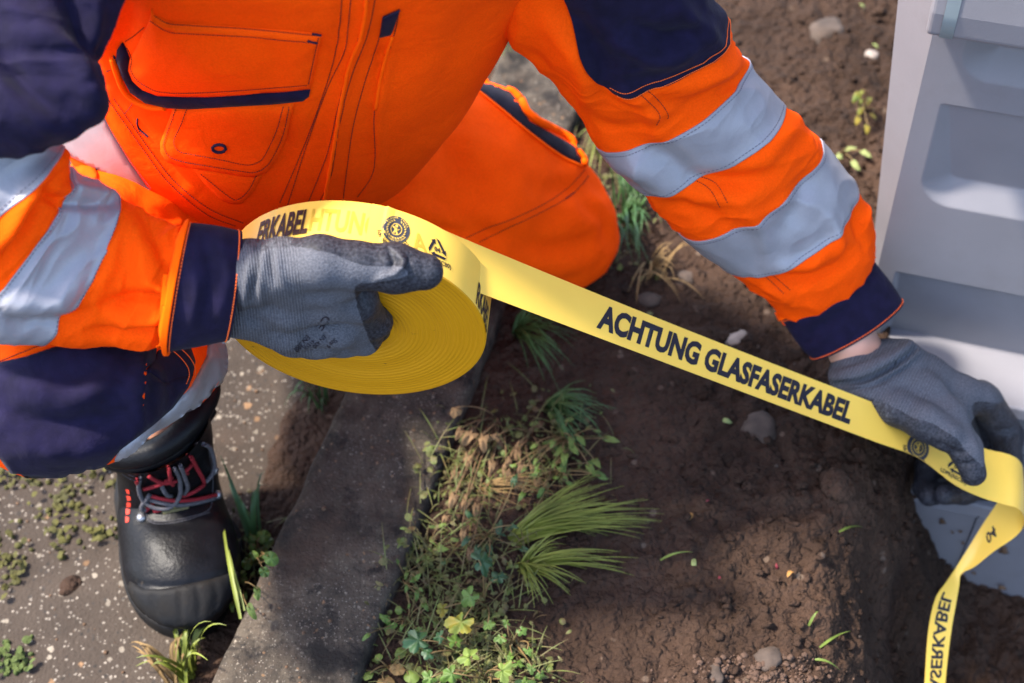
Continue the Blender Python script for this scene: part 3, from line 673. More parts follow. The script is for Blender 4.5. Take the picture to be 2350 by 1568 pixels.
# navy shoulders and upper sleeves
part('sleeve_panel', uarm.shell(.2, len(UA_ST) - 1.03, 130, 150, .0022, True), 'navy', jacket, 'navy upper sleeve of the arm at the left')
part('sleeve_panel', larm.shell(.3, 2.92, 110, 90, .0020, True, rad(-105), rad(107)), 'navy', jacket, 'navy upper sleeve of the arm reaching to the cabinet')
for t_ in (2.86, 2.64): part('stitching', larm.dashes(t_, .00045, .0026, 130, .75, rad(-60), rad(104)), 'thread_orange', jacket)
# reflective bands
for lf, a, b, lab in ((larm, 5, 6, 'upper reflective band on the reaching sleeve'), (larm, 8, 9, 'lower reflective band on the reaching sleeve'), (farm, 1.0, 2, 'reflective band at the elbow'), (farm, 3.05, 5, 'reflective band on the forearm above the roll')):
    part('reflective_band', lf.shell(a, b, 60, 150, .0012, True), 'reflect', jacket, lab)
    dd = .07 if lf is larm else .06
    for t_ in (a + dd, b - dd): part('stitching', lf.dashes(t_, .00025, .0016, 130, .6), 'thread_grey', jacket)
# cuffs
def cuff(loft_st, strokes, lab, flip):
    c = Loft(loft_st, strokes, [(20, .0015)])
    o = part('cuff', c.shell(.5, len(loft_st) - 1.0, 40, 120, .001, True), 'navy', jacket, lab)
    part('sleeve_hem', c.shell(.0, .72, 12, 120, .0042, True), 'orange_edge', jacket)
    for t_ in (.84, len(loft_st) - 1.12): part('stitching', c.dashes(t_, .0006, .0014, 110, .8), 'thread_orange', o)
    return c
lc = cuff([(1786, 716, 1992, 578, 1.457, .66), (1800, 742, 2006, 604, 1.457, .66), (1836, 786, 2044, 654, 1.462, .64), (1868, 824, 2068, 692, 1.466, .62)],
    [([(1850, 740), (1930, 690), (2010, 650)], .003, 20), ([(1850, 780), (1900, 740), (1960, 700)], -.003, 14), ([(1820, 760), (1850, 800), (1870, 810)], .003, 12)], 'navy cuff of the reaching sleeve', 0)
rc = cuff([(424, 524, 378, 797, 1.078, .72, .022), (440, 523, 398, 794, 1.078, .74, .022), (495, 530, 455, 784, 1.080, .74, .022), (556, 544, 522, 768, 1.084, .74, .022)],
    [([(470, 560), (485, 640), (475, 720)], -.0035, 14), ([(510, 560), (520, 640), (505, 720)], .0035, 18), ([(440, 600), (450, 660), (440, 740)], .003, 14)], 'navy cuff above the tape roll', 0)
# sleeve seams (double dark stitches)
stitches([[(1404, 170), (1470, 218), (1512, 262), (1505, 290)], [(1430, 172), (1500, 220), (1532, 262), (1528, 276)], [(1590, 400), (1640, 420), (1672, 470)], [(1575, 405), (1625, 432), (1655, 480)], [(1735, 592), (1770, 628), (1815, 668)], [(1722, 598), (1757, 634), (1800, 676)]], BL, 'thread_dark', jacket)

# breast pocket with flap, on the torso
flap_out = [(349, 18), (353, 34), (386, 51), (440, 55), (571, 63), (660, 70), (738, 77), (735, 92), (724, 145), (712, 200), (640, 208), (560, 213), (480, 218), (420, 218), (363, 216), (329, 203), (306, 182), (296, 158), (300, 134), (323, 87), (344, 45)]
part('pocket_flap', patch(flap_out, BT, .001, .0022, 9, .006, 30, strokes=[([(360, 48), (520, 70), (730, 88)], .0022, 9), ([(420, 120), (470, 150), (560, 160)], .004, 40), ([(620, 100), (640, 150), (600, 200)], -.002, 30)]), 'orange', jacket)
trim = [(282, 97), (290, 112), (298, 134), (296, 158), (306, 182), (329, 203), (363, 216), (420, 219), (480, 219), (560, 214), (640, 209), (712, 200), (709, 216), (695, 227), (638, 233), (540, 239), (437, 246), (386, 243), (336, 232), (302, 208), (282, 172), (270, 134), (273, 111)]
part('flap_trim', patch(trim, BT, .001, .0030, 8, .0012, 8), 'navy', jacket)
part('inner_pocket_edge', seam([[(258, 132), (268, 165), (282, 200), (300, 222), (325, 238), (350, 246), (380, 246)]], BT, .0028, .001), 'orange_edge', jacket)
tab = [(398, 244), (386, 279), (370, 323), (371, 346), (386, 368), (420, 379), (487, 389), (554, 401), (585, 403), (612, 392), (632, 366), (659, 309), (674, 236), (540, 238)]
part('pocket_tab', patch(tab, BT, .001, .0026, 9, .0035, 18), 'orange', jacket)
lowp = [(440, 380), (470, 420), (505, 455), (528, 466), (554, 466), (580, 440), (602, 400), (540, 396)]
part('pocket', patch(lowp, BT, .0005, .0014, 9, .001, 10), 'orange', jacket)
BTP = bvh(*join([(o.data.vertices and np.array([v.co for v in o.data.vertices]), [tuple(p.vertices) for p in o.data.polygons]) for o in jacket.children if o.name.startswith(('pocket_flap', 'pocket_tab', 'flap_trim', 'pocket'))] + [(tV, tF[:-2])]))
stitches([
    [(352, 36), (386, 55), (440, 60), (571, 68), (735, 84)], [(346, 48), (386, 72), (440, 77), (571, 84), (650, 92), (728, 98)], [(730, 86), (716, 150), (706, 198)],
    [(292, 110), (303, 134), (301, 158), (312, 180), (334, 197), (366, 210), (420, 213), (520, 209), (708, 195)],
    [(405, 246), (394, 280), (378, 324), (379, 343), (391, 360), (422, 371), (487, 382), (556, 393), (584, 395), (606, 385), (625, 362), (650, 306), (664, 240)],
    [(430, 246), (416, 285), (401, 318), (402, 336), (414, 348), (440, 354), (500, 365), (556, 377), (578, 377), (598, 368), (612, 348), (634, 300), (652, 240)],
    [(462, 400), (528, 452), (548, 456), (572, 434), (588, 402)]], BTP, 'thread_dark', jacket, .00032, 5.5)
stitches([
    [(785, -10), (779, 60), (768, 128), (732, 245), (689, 356), (640, 470)], [(806, -10), (799, 60), (790, 120), (749, 208), (705, 330), (660, 470)],
    [(862, -10), (842, 80), (808, 170), (780, 280), (760, 400), (730, 470)], [(845, 0), (826, 80), (800, 150), (775, 250), (752, 350), (705, 470)],
    [(878, 44), (871, 81), (837, 188), (811, 286), (797, 380), (787, 458)], [(916, 20), (905, 77), (871, 188), (859, 269), (861, 356), (852, 405), (817, 456)],
    [(242, 218), (286, 282), (336, 353), (386, 417), (470, 488), (545, 520)], [(262, 226), (306, 290), (352, 355), (400, 415), (480, 478), (560, 512)],
    [(262, 128), (268, 160), (280, 200), (300, 226), (330, 243), (370, 250)], [(254, 160), (240, 166)], [(331, 62), (306, 84), (286, 96)],
    [(308, 230), (300, 244), (286, 262)], [(316, 272), (320, 300), (342, 316)]], BT, 'thread_dark', jacket, .00035, 5.5)
stitches([[(706, 93), (728, 99)], [(716, 79), (737, 83)], [(306, 226), (312, 240)], [(262, 128), (268, 146)]], BTP, 'thread_navy', jacket, .0009, 4, 1.0, name='bar_tack'); stitches([[(316, 272), (318, 292), (342, 314)]], BT, 'thread_navy', jacket, .0007, 4, 1.0, name='bar_tack')
part('buttonhole', stitch([[(503 + 15 * math.cos(a), 340 + 9 * math.sin(a)) for a in np.linspace(0, 2 * math.pi, 13)]], BTP, .0014, 3, 1.0), 'thread_navy', jacket)
part('zip_tag', patch([(878, 38), (916, 22), (901, 66), (896, 76), (871, 82)], BT, .0012, .0016, 6), 'navy', jacket)
part('bar_tack', stitch([[(879, 36), (917, 19)]], BT, .0008, 4, 1.0, .002), 'thread_navy', jacket)
for l_ in ([(846, -40), (832, 70), (802, 150), (782, 240), (768, 330), (742, 470)], [(900, 84), (886, 130), (872, 190), (862, 250)]): part('zip_placket', seam([l_], BT, .0016, .0006), 'orange_edge', jacket)
part('reflective_band', patch([(215, 230), (198, 255), (168, 302), (120, 330), (138, 345), (218, 385), (235, 396), (302, 432), (375, 465), (336, 427), (296, 370), (255, 302), (232, 252)], BT, .0008, .0012, 9), 'reflect', jacket, 'reflective band round the waist')
stitches([[(230, 246), (262, 300), (304, 368), (352, 432)]], BT, 'thread_grey', jacket, .0003, 5.5, .6, .0025)

# trousers: kneeling left leg, raised right leg
lleg = chain([(640, 380, 1.52, 190), (820, 410, 1.52, 262), (1060, 440, 1.56, 232), (1200, 486, 1.60, 176), (1286, 522, 1.625, 131)]) + chain([(1286, 540, 1.64, 118), (1060, 560, 1.74, 150), (860, 560, 1.80, 120)])
rleg = chain([(640, 380, 1.52, 190), (420, 420, 1.46, 195), (200, 640, 1.26, 200), (110, 880, 1.13, 165), (95, 940, 1.12, 128)]) + chain([(95, 936, 1.12, 128), (205, 925, 1.135, 128), (330, 866, 1.22, 106), (404, 838, 1.30, 86), (448, 826, 1.36, 78)])
tro = lleg + rleg
f0 = blend(tro, .03)
hem_c = P(395, 905, 1.355); hem_n = unit(P(452, 892, 1.42) - P(250, 900, 1.17))
lo, hi = bounds(tro)
pV, pF = nets(f0, lo, hi, .0075); pV = relax(pV, pF, 3)
pN = vnormals(pV, pF)
P_STROKES = [([(900, 470), (1050, 500), (1200, 500)], 0.0078, 30), ([(960, 520), (1080, 540), (1180, 535)], -0.0065, 18), ([(1240, 440), (1320, 430), (1400, 430)], -0.0078, 26), ([(1340, 380), (1370, 400), (1400, 440)], 0.0078, 20),
    ([(1180, 560), (1270, 570), (1350, 545)], -.007, 16), ([(1200, 600), (1290, 610), (1360, 590)], .006, 20), ([(1340, 470), (1380, 500), (1400, 560)], -.007, 14), ([(1300, 400), (1360, 440), (1390, 500)], .005, 16), ([(1000, 470), (1100, 520), (1150, 600)], -.006, 20), ([(1100, 640), (1180, 630), (1260, 640)], -.004, 16), ([(1070, 185), (1200, 270), (1330, 370)], 0.0078, 22), ([(300, 440), (360, 480), (420, 490)], -0.0078, 20), ([(20, 870), (120, 910), (260, 900), (330, 860)], 0.0078, 30), ([(0, 940), (120, 970), (260, 960)], -0.0065, 24), ([(330, 790), (300, 870), (310, 960)], 0.0078, 22), ([(350, 800), (330, 880), (330, 950)], -0.0078, 16),
    ([(40, 1010), (140, 1030), (260, 1010)], 0.0052, 18), ([(250, 820), (230, 880), (150, 930)], 0.0065, 20), ([(1000, 300), (1060, 420), (1020, 500)], -0.0052, 50)]
pV = sculpt(pV, pN, P_STROKES, [(9, .004), (25, .0012)]); pV = pV + pN * (.006 * (.4 - np.abs(noise(pV * np.array([14, 9, 14]) + 2)) ** .7) + .003 * (.4 - np.abs(noise(pV * 27 + 6)) ** .7))[:, None]
trousers = part('trousers', (pV, pF), 'orange')
BP = bvh(pV, pF)
navy_knee = [(-120, 850), (-40, 842), (60, 820), (150, 790), (240, 775), (320, 775), (356, 800), (352, 830), (332, 850), (372, 880), (398, 868), (440, 860), (428, 890), (393, 935), (350, 973), (307, 1006), (274, 1030), (255, 1052), (220, 1084), (156, 1098), (80, 1102), (34, 1094), (2, 1050), (-110, 1010)]
part('knee_panel', patch(navy_knee, BP, .0008, .0018, 11), 'navy', trousers, 'navy knee panel on the raised leg')
part('knee_panel', patch([(362, 806), (398, 790), (418, 784), (436, 800), (446, 830), (440, 862), (415, 880), (380, 890), (336, 852)], BP, .0006, .0012, 9), 'navy', trousers, 'navy side panel under the cuff')
part('leg_band', patch([(478, 776), (515, 764), (570, 770), (550, 810), (520, 862), (490, 900), (460, 934), (422, 972), (386, 1008), (364, 1028), (290, 1054), (262, 1056), (274, 1031), (350, 974), (393, 936), (440, 885), (474, 818)], BP, .001, .0012, 9), 'reflect', trousers, 'reflective band round the trouser leg above the boot')
stitches([[(386, 806), (402, 818), (420, 838), (428, 860), (420, 885)], [(404, 800), (424, 818), (438, 840), (440, 862), (428, 888)]], BP, 'thread_orange', trousers, .0005, 5, .8, .0030)
stitches([[(-20, 838), (60, 806), (140, 776)], [(1070, 546), (1120, 522), (1167, 506), (1251, 467), (1304, 430), (1343, 388)], [(1100, 556), (1163, 524), (1214, 501), (1298, 457), (1335, 423), (1353, 399)], [(200, 366), (214, 400), (214, 424)]], BP, 'thread_dark', trousers, .0004, 5.5)
part('bar_tack', stitch([[(1298, 457), (1318, 442)]], BP, .0008, 4, 1.0), 'thread_dark', trousers)
part('side_pocket', patch([(1060, 185), (1086, 168), (1160, 202), (1184, 229), (1214, 279), (1328, 343), (1333, 378), (1284, 354), (1210, 300), (1147, 247), (1083, 199)], BP, .0006, .0012, 8), 'lining', trousers)
part('pocket_rim', seam([[(1060, 176), (1090, 162), (1165, 196), (1190, 224), (1218, 270), (1330, 336), (1336, 380)]], BP, .0048, .002, 8), 'orange_edge', trousers)
part('pocket_rim', seam([[(1060, 192), (1083, 200), (1147, 249), (1210, 302), (1284, 357), (1334, 382)]], BP, .0016, .0008, 6), 'orange_edge', trousers)
part('pocket_flap', patch([(146, 368), (215, 380), (224, 402), (222, 424), (160, 410), (130, 392)], BP, .001, .002, 8), 'orange', trousers)

# ------------------------------------------------------------------ the tape roll
RC = P(810.35, 748.58, 1.16836); RN = unit(np.array([-.1435, -1, -.1223])); RR, RW, RI = .11, .0433, .031
RA = unit(np.cross(RN, [0, 0, 1.])); RB = np.cross(RN, RA)
if px(RC + RA * .1)[0] < px(RC)[0]: RA = -RA
if px(RC + RB * .1)[1] < px(RC)[1]: RB = -RB           # RA to the right, RB down in the picture
def cyl(phi, z, r=RR): return RC - RN * np.asarray(z)[..., None] + r * (np.cos(phi)[..., None] * RA + np.sin(phi)[..., None] * RB)
def face_pt(u, v, off): return onplane(u, v, RC + RN * off, RN)
roll = empty('tape_roll', RC, 'large roll of yellow printed warning tape with its loose end pulled out to the right', 'warning tape')
def roll_body():
    n = 240; a = np.arange(n) * 2 * np.pi / n
    prof = [(RI, RW), (RI, .0), ] + [(r, .0012 * math.sin(1.3 + r * 190) * (.3 + .7 * (RR - r) / RR) + .0004 * math.sin(r * 1700)) for r in np.linspace(RI + .001, RR - .001, 70)] + [(RR - .0002, .0006), (RR, .0016)] + [(RR, z) for z in np.linspace(.004, RW, 14)] + [(RI, RW)]
    rows = []
    for r, z in prof[1:-1]:
        wob = .0012 * np.sin(2 * a + .6) * (r > RR - .012)
        rows.append(cyl(a, np.full(n, z), r))
    V = np.concatenate(rows); return V, gridfaces(len(rows), n, True)
rV, rF = roll_body()
rf = roll_face_mat(RC, RN)
ro = obj('wound_tape', rV - RC, rF, rf, None, fix=True); ro.location = Vector(RC); ro.parent = roll; ro.matrix_parent_inverse = Matrix.Translation(-Vector(RC))
ro.data.materials.append(M['tape_yellow'])
nface = 240
for i, p in enumerate(ro.data.polygons):
    if i // nface >= 72: p.material_index = 1
part('core', (lambda n=96: (np.concatenate([cyl(np.arange(n) * 2 * np.pi / n, np.full(n, z), r) for r, z in ((RI + .0002, .0004), (RI - .0028, .0004), (RI - .0028, RW), (RI + .0002, RW))]), gridfaces(4, n, True)))(), 'wood_core', roll)
part('back_face', (lambda n=96: (np.concatenate([cyl(np.arange(n) * 2 * np.pi / n, np.full(n, RW), r) for r in (RI, RR)]), gridfaces(2, n, True)))(), rf, roll)
# the free end: a ribbon that leaves the roll, runs to the other hand, folds over and hangs down
ph0 = math.atan2(*( [ (onplane(905, 480, RC - RN * RW, RN) - RC) @ RB, (onplane(905, 480, RC - RN * RW, RN) - RC) @ RA ] ))
TA, TB = [], []                                      # upper and lower edges
for ph in np.linspace(ph0 - .16, ph0, 4):
    TA.append(cyl(np.array(ph), np.array(RW), RR + .0005)); TB.append(cyl(np.array(ph), np.array(0.), RR + .0005))
def TP(a, b): TA.append(P(*a)); TB.append(P(*b))
dA0 = (TA[-1] - CAM) @ FWD; dB0 = (TB[-1] - CAM) @ FWD
def lin(u, u0, u1, a, b): return a + (b - a) * (u - u0) / (u1 - u0)
eA = lambda u: 481 + (u - 905) * .4028 + 6 * math.sin(math.pi * min(1, max(0, (u - 905) / 1100)))
eB = lambda u: 640 + (u - 1015) * .3765
for u in (1060, 1160, 1300, 1450, 1600, 1750, 1900, 2020, 2120):
    f = (u - 905) / (2120 - 905); TP((u + 10, eA(u + 10), dA0 + (1.462 - dA0) * f), (u - 14, eB(u - 14), dB0 + (1.435 - dB0) * f))
TP((2210, 1008, 1.478), (2190, 1112, 1.448))
TP((2262, 1030, 1.480), (2250, 1141, 1.450)); TP((2312, 1042, 1.478), (2302, 1157, 1.448)); TP((2338, 1056, 1.484), (2334, 1166, 1.456))
TP((2348, 1078, 1.498), (2348, 1182, 1.472)); TP((2340, 1100, 1.515), (2350, 1205, 1.490)); TP((2300, 1140, 1.520), (2330, 1232, 1.497))
TP((2258, 1200, 1.520), (2278, 1268, 1.500)); TP((2222, 1258, 1.515), (2238, 1300, 1.505)); TP((2194, 1302, 1.512), (2206, 1318, 1.512))
TP((2172, 1335, 1.500), (2201, 1345, 1.515)); TP((2146, 1375, 1.49), (2193, 1390, 1.51)); TP((2130, 1450, 1.485), (2182, 1455, 1.505)); TP((2122, 1560, 1.48), (2170, 1560, 1.50)); TP((2112, 1720, 1.475), (2160, 1720, 1.495)); TP((2104, 1900, 1.475), (2150, 1900, 1.49))
TA, TB = np.array(TA), np.array(TB)
# keep the width of the tape constant
mid = (TA + TB) / 2; wv = TB - TA; 
tt = np.linspace(0, len(TA) - 1, 900)
cA, cB = catmull(TA, tt), catmull(TB, tt); cM = (cA + cB) / 2
arc = np.concatenate([[0], np.cumsum(np.linalg.norm(np.diff(cM, axis=0), axis=1))])
def rib(s, w, off=0.):
    """point at length s and width fraction w (0 upper edge, 1 lower edge), lifted off the outer face"""
    s = np.asarray(s, float); w = np.asarray(w, float)
    a = np.stack([np.interp(s, arc, cA[:, k]) for k in range(3)], -1); b = np.stack([np.interp(s, arc, cB[:, k]) for k in range(3)], -1)
    e = .002; m1 = np.stack([np.interp(s + e, arc, cM[:, k]) for k in range(3)], -1) - np.stack([np.interp(s - e, arc, cM[:, k]) for k in range(3)], -1)
    n = unit(np.cross(b - a, m1)); 
    return a + (b - a) * w[..., None] + n * (np.asarray(off) + .0012 * np.sin(np.pi * w) * np.sin(s * 9) * sstep(.06, .2, s))[..., None]
_t = rib(np.array([.35]), np.array([.5])); _n = rib(np.array([.35]), np.array([.5]), np.array([1.]))[0] - _t[0]
NS = 1.0 if _n @ (CAM - _t[0]) > 0 else -1.0
ss = np.linspace(0, arc[-1], 520); ww = np.linspace(0, 1, 9)
S, Wd = np.meshgrid(ss, ww, indexing='ij'); sag = np.zeros(S.size)
sV = rib(S.ravel(), Wd.ravel(), sag); sF = gridfaces(520, 9)
under = rib(S.ravel(), Wd.ravel(), sag - NS * .00018)
strip = part('tape_strip', join([(sV, sF), (under, [f[::-1] for f in sF])]), 'tape_yellow', roll)
spx = px(cM)
def s_at(u, lo=0, hi=None):
    k = np.where((np.arange(len(arc)) > 250) | True)[0]; hi = hi or len(arc)
    i = lo + int(np.argmin(np.abs(spx[lo:hi, 0] - u))); return arc[i]
i_loop = int(np.argmax(spx[:, 0])); i_take = int(np.argmin(np.abs(tt - 3)))
def strip_text(s, s0, s1, wc, h, m, lift=.0003, flip=1, bold=.03, back=False):
    V, F, w = text_fit(s, bold); V, F = cut_x(V, F, w / (len(s) * 2.5))
    x = s0 + (s1 - s0) * V[:, 0] / w; y = wc + h * (.5 - V[:, 1]) * flip
    m0 = rib(x, y); m1 = rib(x, y, np.full(len(x), 1.)) - m0; sg = np.sign(np.mean(np.sum(m1 * unit(CAM - m0), -1)))
    return obj('lettering', rib(x, y, np.full(len(x), sg * lift)), F, M[m], roll)
sa, sb = s_at(1372, i_take, i_loop), s_at(1958, i_take, i_loop)
strip_text('ACHTUNG GLASFASERKABEL', sa, sb, .50, .53, 'print_black', bold=.048)
i_h = int(np.argmin(np.linalg.norm(spx - np.array([2200, 1345]), axis=1) + 1e4 * (np.arange(len(arc)) < i_loop)))
strip_text('ACHTUNG GLASFASERKABEL', arc[i_h] + .012 + .268, arc[i_h] + .012, .50, .50, 'print_black', .0003, -1)
i_b = int(np.argmin(np.linalg.norm(spx - np.array([2262, 1225]), axis=1) + 1e4 * (np.arange(len(arc)) < i_loop)))
strip_text('04', arc[i_b] + .004, arc[i_b] - .010, .5, .3, 'print_black', .0004, -1)
# lettering on the wound outer turn
def cyl_text(s, pa, pb, wc, h, m, bold=.02, lift=.0006):
    def phi(u): q = onplane(u[0], u[1], RC - RN * RW * .5, RN) - RC; return math.atan2(q @ RB, q @ RA)
    a, b = phi(pa), phi(pb); V, F, w = text_fit(s, bold); V, F = cut_x(V, F, w / (len(s) * 4))
    ph = a + (b - a) * V[:, 0] / w; z = RW * (1 - (wc + h * (.5 - V[:, 1])))
    return obj('lettering', cyl(ph, z, RR + lift), F, M[m], roll)
def phi_z(u, v):
    """angle on the outer turn under a picture point"""
    best = None
    for ph in np.linspace(-math.pi, 0, 721):
        q = px(cyl(np.array([ph, ph]), np.array([RW, 0.])))
        t = np.clip(((np.array([u, v]) - q[0]) @ (q[1] - q[0])) / ((q[1] - q[0]) @ (q[1] - q[0])), 0, 1); d = np.linalg.norm(q[0] + t * (q[1] - q[0]) - [u, v])
        if best is None or d < best[0]: best = (d, ph, t)
    return best
def cyl_text2(s, p0, p1, h, m, bold=.02, lift=.0006):
    _, a, t0 = phi_z(*p0); _, b, t1 = phi_z(*p1); V, F, w = text_fit(s, bold); V, F = cut_x(V, F, w / (len(s) * 4))
    f = V[:, 0] / w; ph = a + (b - a) * f; z = RW * (1 - (t0 + (t1 - t0) * f + h * (.5 - V[:, 1]))); return obj('lettering', cyl(ph, z, RR + lift), F, M[m], roll)
def roll_word(s, m):
    _, b, t = phi_z(709, 509); _, a, _ = phi_z(624, 522); a = b + (a - b) / .70; V, F, w = text_fit(s, .035); V, F = cut_x(V, F, w / (len(s) * 4))
    return obj('lettering', cyl(a + (b - a) * V[:, 0] / w, RW * (1 - (t + .50 * (.5 - V[:, 1]))), RR + .0007), F, M[m], roll)
roll_word('ERKABEL', 'print_red')
cyl_text2('HTUNG', (713, 506), (868, 524), .46, 'ghost', lift=.0004)
cyl_text2('RKABEL', (1094, 672), (1137, 745), .46, 'print_black')
BRS = bvh(*join([(sV, sF), (rV, rF)]))
o_ = lay(*(lambda V, F, w: (V, F))(*text_fit('A', .02)), (948, 573), (33, 13), (-5, -42), BRS, .0004); part('lettering', o_, 'ghost', roll)
# round environmental mark with wreath and figure, and the recycling triangle
def emblem(o, ex, ey, B, full=True):
    part('emblem', lay(*join2([ngon(40, r_, r1=r_ - .1667) for r_ in (1., .8333, .6667, .5, .3333, .1667001)]), o, ex, ey, B, .0006), mat('emblem_ink', (.035, .04, .055), .5), roll)
    art = []
    for i in range(22):
        a = i * 2 * math.pi / 22
        if abs(a - math.pi / 2) < .35: continue
        c = .66 * np.array([math.cos(a), math.sin(a)]); r = np.array([math.cos(a + .9), math.sin(a + .9)]); q = np.array([-r[1], r[0]])
        art.append((np.array([c - r * .10, c + q * .05, c + r * .13, c - q * .05]), [(0, 1, 2, 3)]))
    art.append(ngon(40, .43, r1=.38))
    art.append(ngon(10, .10, (0, .24)))
    art.append((np.array([(-.34, .20), (-.30, .08), (-.10, .02), (0, .10), (.10, .02), (.30, .08), (.34, .20), (.12, .14), (.09, -.10), (.20, -.36), (.08, -.36), (0, -.14), (-.08, -.36), (-.20, -.36), (-.09, -.10), (-.12, .14)]), [(0, 1, 2, 15), (2, 3, 15), (3, 13, 15)[:0] or (3, 14, 15), (3, 4, 13), (4, 5, 6, 13), (3, 13, 8), (3, 8, 14), (14, 8, 11), (8, 9, 10, 11), (14, 11, 12, 13)[:3]]))
    if full:
        art.append(arc_text('BLAUER ENGEL', .80, 2.75, .40, .13)); art.append(arc_text('DAS UMWELTZEICHEN', .88, 3.6, 5.85, .10, inward=True))
    V, F = join2(art); part('emblem_art', lay(V, F, o, ex, ey, B, .0011), mat('emblem_paper', (.66, .44, .08), .45), roll)
    V, F = arc_text('Ich bin recycelt!', 1.34, 3.45, 5.75, .30, .03, inward=True); part('lettering', lay(V, F, o, ex, ey, B, .0003), 'print_black', roll)
def recycle(o, ex, ey, B):
    art = []
    P3 = [np.array([math.cos(a), math.sin(a)]) for a in (math.pi / 2, math.pi / 2 - 2.0944, math.pi / 2 - 4.18879)]
    for i in range(3):
        a, b = P3[i], P3[(i + 1) % 3]; d = unit(b - a); n = np.array([-d[1], d[0]]); s0, s1 = a + d * .30, b - d * .62
        art.append((np.array([s0 + n * .11, s0 - n * .11, s1 - n * .11, s1 + n * .11]), [(0, 1, 2, 3)]))
        art.append((np.array([s1 + n * .24, s1 - n * .24, s1 + d * .36]), [(0, 1, 2)]))
        c0 = a + d * .30; e = P3[i - 1]; d2 = unit(e - a); n2 = np.array([d2[1], -d2[0]]); c1 = a + d2 * .16
        art.append((np.array([c0 + n * .11, c0 - n * .11, c1 - n2 * .11, c1 + n2 * .11]), [(0, 1, 2, 3)]))
    V, F, w = text_fit('04', .03); art.append((V * .36 + np.array([-w * .18, -.20]), F))
    V, F, w = text_fit('LDPE(REC80)', .02); art.append((V * np.array([.30, .34]) + np.array([-w * .15 - .1, -1.12]), F))
    V, F = join2(art); part('recycling_mark', lay(V, F, o, ex, ey, B, .0004), 'print_black', roll)
emblem((908, 528), (31, 10), (7, -30), BRS)
recycle((1003, 573), (26, 11.5), (-2, -29), BRS)
BS = bvh(sV, sF)
emblem((2106, 1028), (23, 15), (10, -27), BS, False)
recycle((2196, 1072), (24, 13), (6, -24), BS)

# ------------------------------------------------------------------ the street cabinet
cabinet = empty('street_cabinet', cab(.3, -.1, 0), 'pale grey ribbed street cabinet standing in the dug soil', 'cabinet')
def cpl(u, v, off=0.):
    q = onplane(u, v, CAB0 + CN * off, CN) - CAB0; return q @ CH, q[2]
def ext(profile, s0, s1, ch=.0, m='cabinet', name='panel', par=None, bev=.003):
    """profile of (out, z) points extruded along the front of the cabinet, with a sloping left end"""
    n = len(profile); mo = min(o for o, z in profile); V = []
    for s, e in ((s0, 1), (s1, 0)):
        for o, z in profile: V.append(cab(s + (ch * (o - mo) if e else 0), o, z))
    F = [(i, (i + 1) % n, n + (i + 1) % n, n + i) for i in range(n)] + [tuple(range(n))[::-1], tuple(range(n, 2 * n))]
    o = obj(name, V, F, M[m], par or cabinet, False, True); 
    if bev: bevel(o, bev, 3)
    return o
S1 = .62
ztop = .86
zled = cpl(2200, 806)[1]
# main box with a chamfered front corner
tl = cpl(2061, 0, -.05); bl = cpl(1993, 640, -.03)
def edge_pt(u, v, off): return onplane(u, v, CAB0 + CN * off, CN)
eT, eB_ = edge_pt(2061, 0, -.055), edge_pt(1990, 700, -.035); dirv = (eB_ - eT); 
up = eT - dirv * ((ztop - eT[2]) / dirv[2]) * -1 if False else eT + dirv * ((ztop - eT[2]) / dirv[2]); dn = eT + dirv * ((-.30 - eT[2]) / dirv[2])
gT, gB = cab(0, 0, ztop), cab(0, 0, -.30)
bk = -CN * .32
V = [gT, gB, dn, up, dn + bk, up + bk, cab(S1, 0, ztop), cab(S1, 0, -.30), cab(S1, -.36, ztop), cab(S1, -.36, -.30)]
body_c = obj('cabinet_body', V, [(3, 2, 1, 0), (5, 4, 2, 3), (6, 7, 9, 8), (8, 9, 4, 5), (0, 6, 8, 5, 3), (1, 2, 4, 9, 7)], M['cabinet'], cabinet, False, False)
z_ = lambda v: cpl(2200, v)[1]
s_ = lambda u, v: cpl(u, v)[0]
def door():
    sv = np.concatenate([np.linspace(0, .16, 110), np.linspace(.165, S1, 60)]); zv = np.linspace(zt - .03, ztop - .01, 520)
    S_, Z_ = np.meshgrid(sv, zv, indexing='ij'); out = np.zeros_like(S_)
    for v0, v1, fl, s0, r in ((30, 180, 69, .030, .030), (247, 480, 53, .022, .034), (653, 830, 24, .020, .02)):
        za, zb = z_(v0), z_(v1); H = za - zb; f = H * fl / (v1 - v0); dep = .004 + .011 * np.clip((za - Z_) / (H - f), 0, 1)
        dx, dz = (S_ - s0), (Z_ - zb); cx, cz = np.maximum(r - dx, 0), np.maximum(r - dz, 0)
        sd = np.where((dx < r) & (dz < r), r - np.hypot(cx, cz), np.minimum(dx, dz)); side = np.minimum(1, np.maximum(dx, 0) / .010)
        bot = np.clip(np.maximum(sd, 0) / f, 0, 1) if fl > 30 else side
        o = -np.minimum(dep, .016 * np.where(dx < r, np.minimum(bot * 1.0 + 0 * side, 1), bot)); 
        o = np.where((sd > 0) & (Z_ < za) & (Z_ > zb), o, 0); out = out + o
    V = cab(0, 0, 0) + S_.ravel()[:, None] * CH + out.ravel()[:, None] * CN + Z_.ravel()[:, None] * np.array([0, 0, 1])
    return V, gridfaces(len(sv), len(zv))
zt = cpl(2200, 806)[1]
part('door', door(), 'cabinet', cabinet)
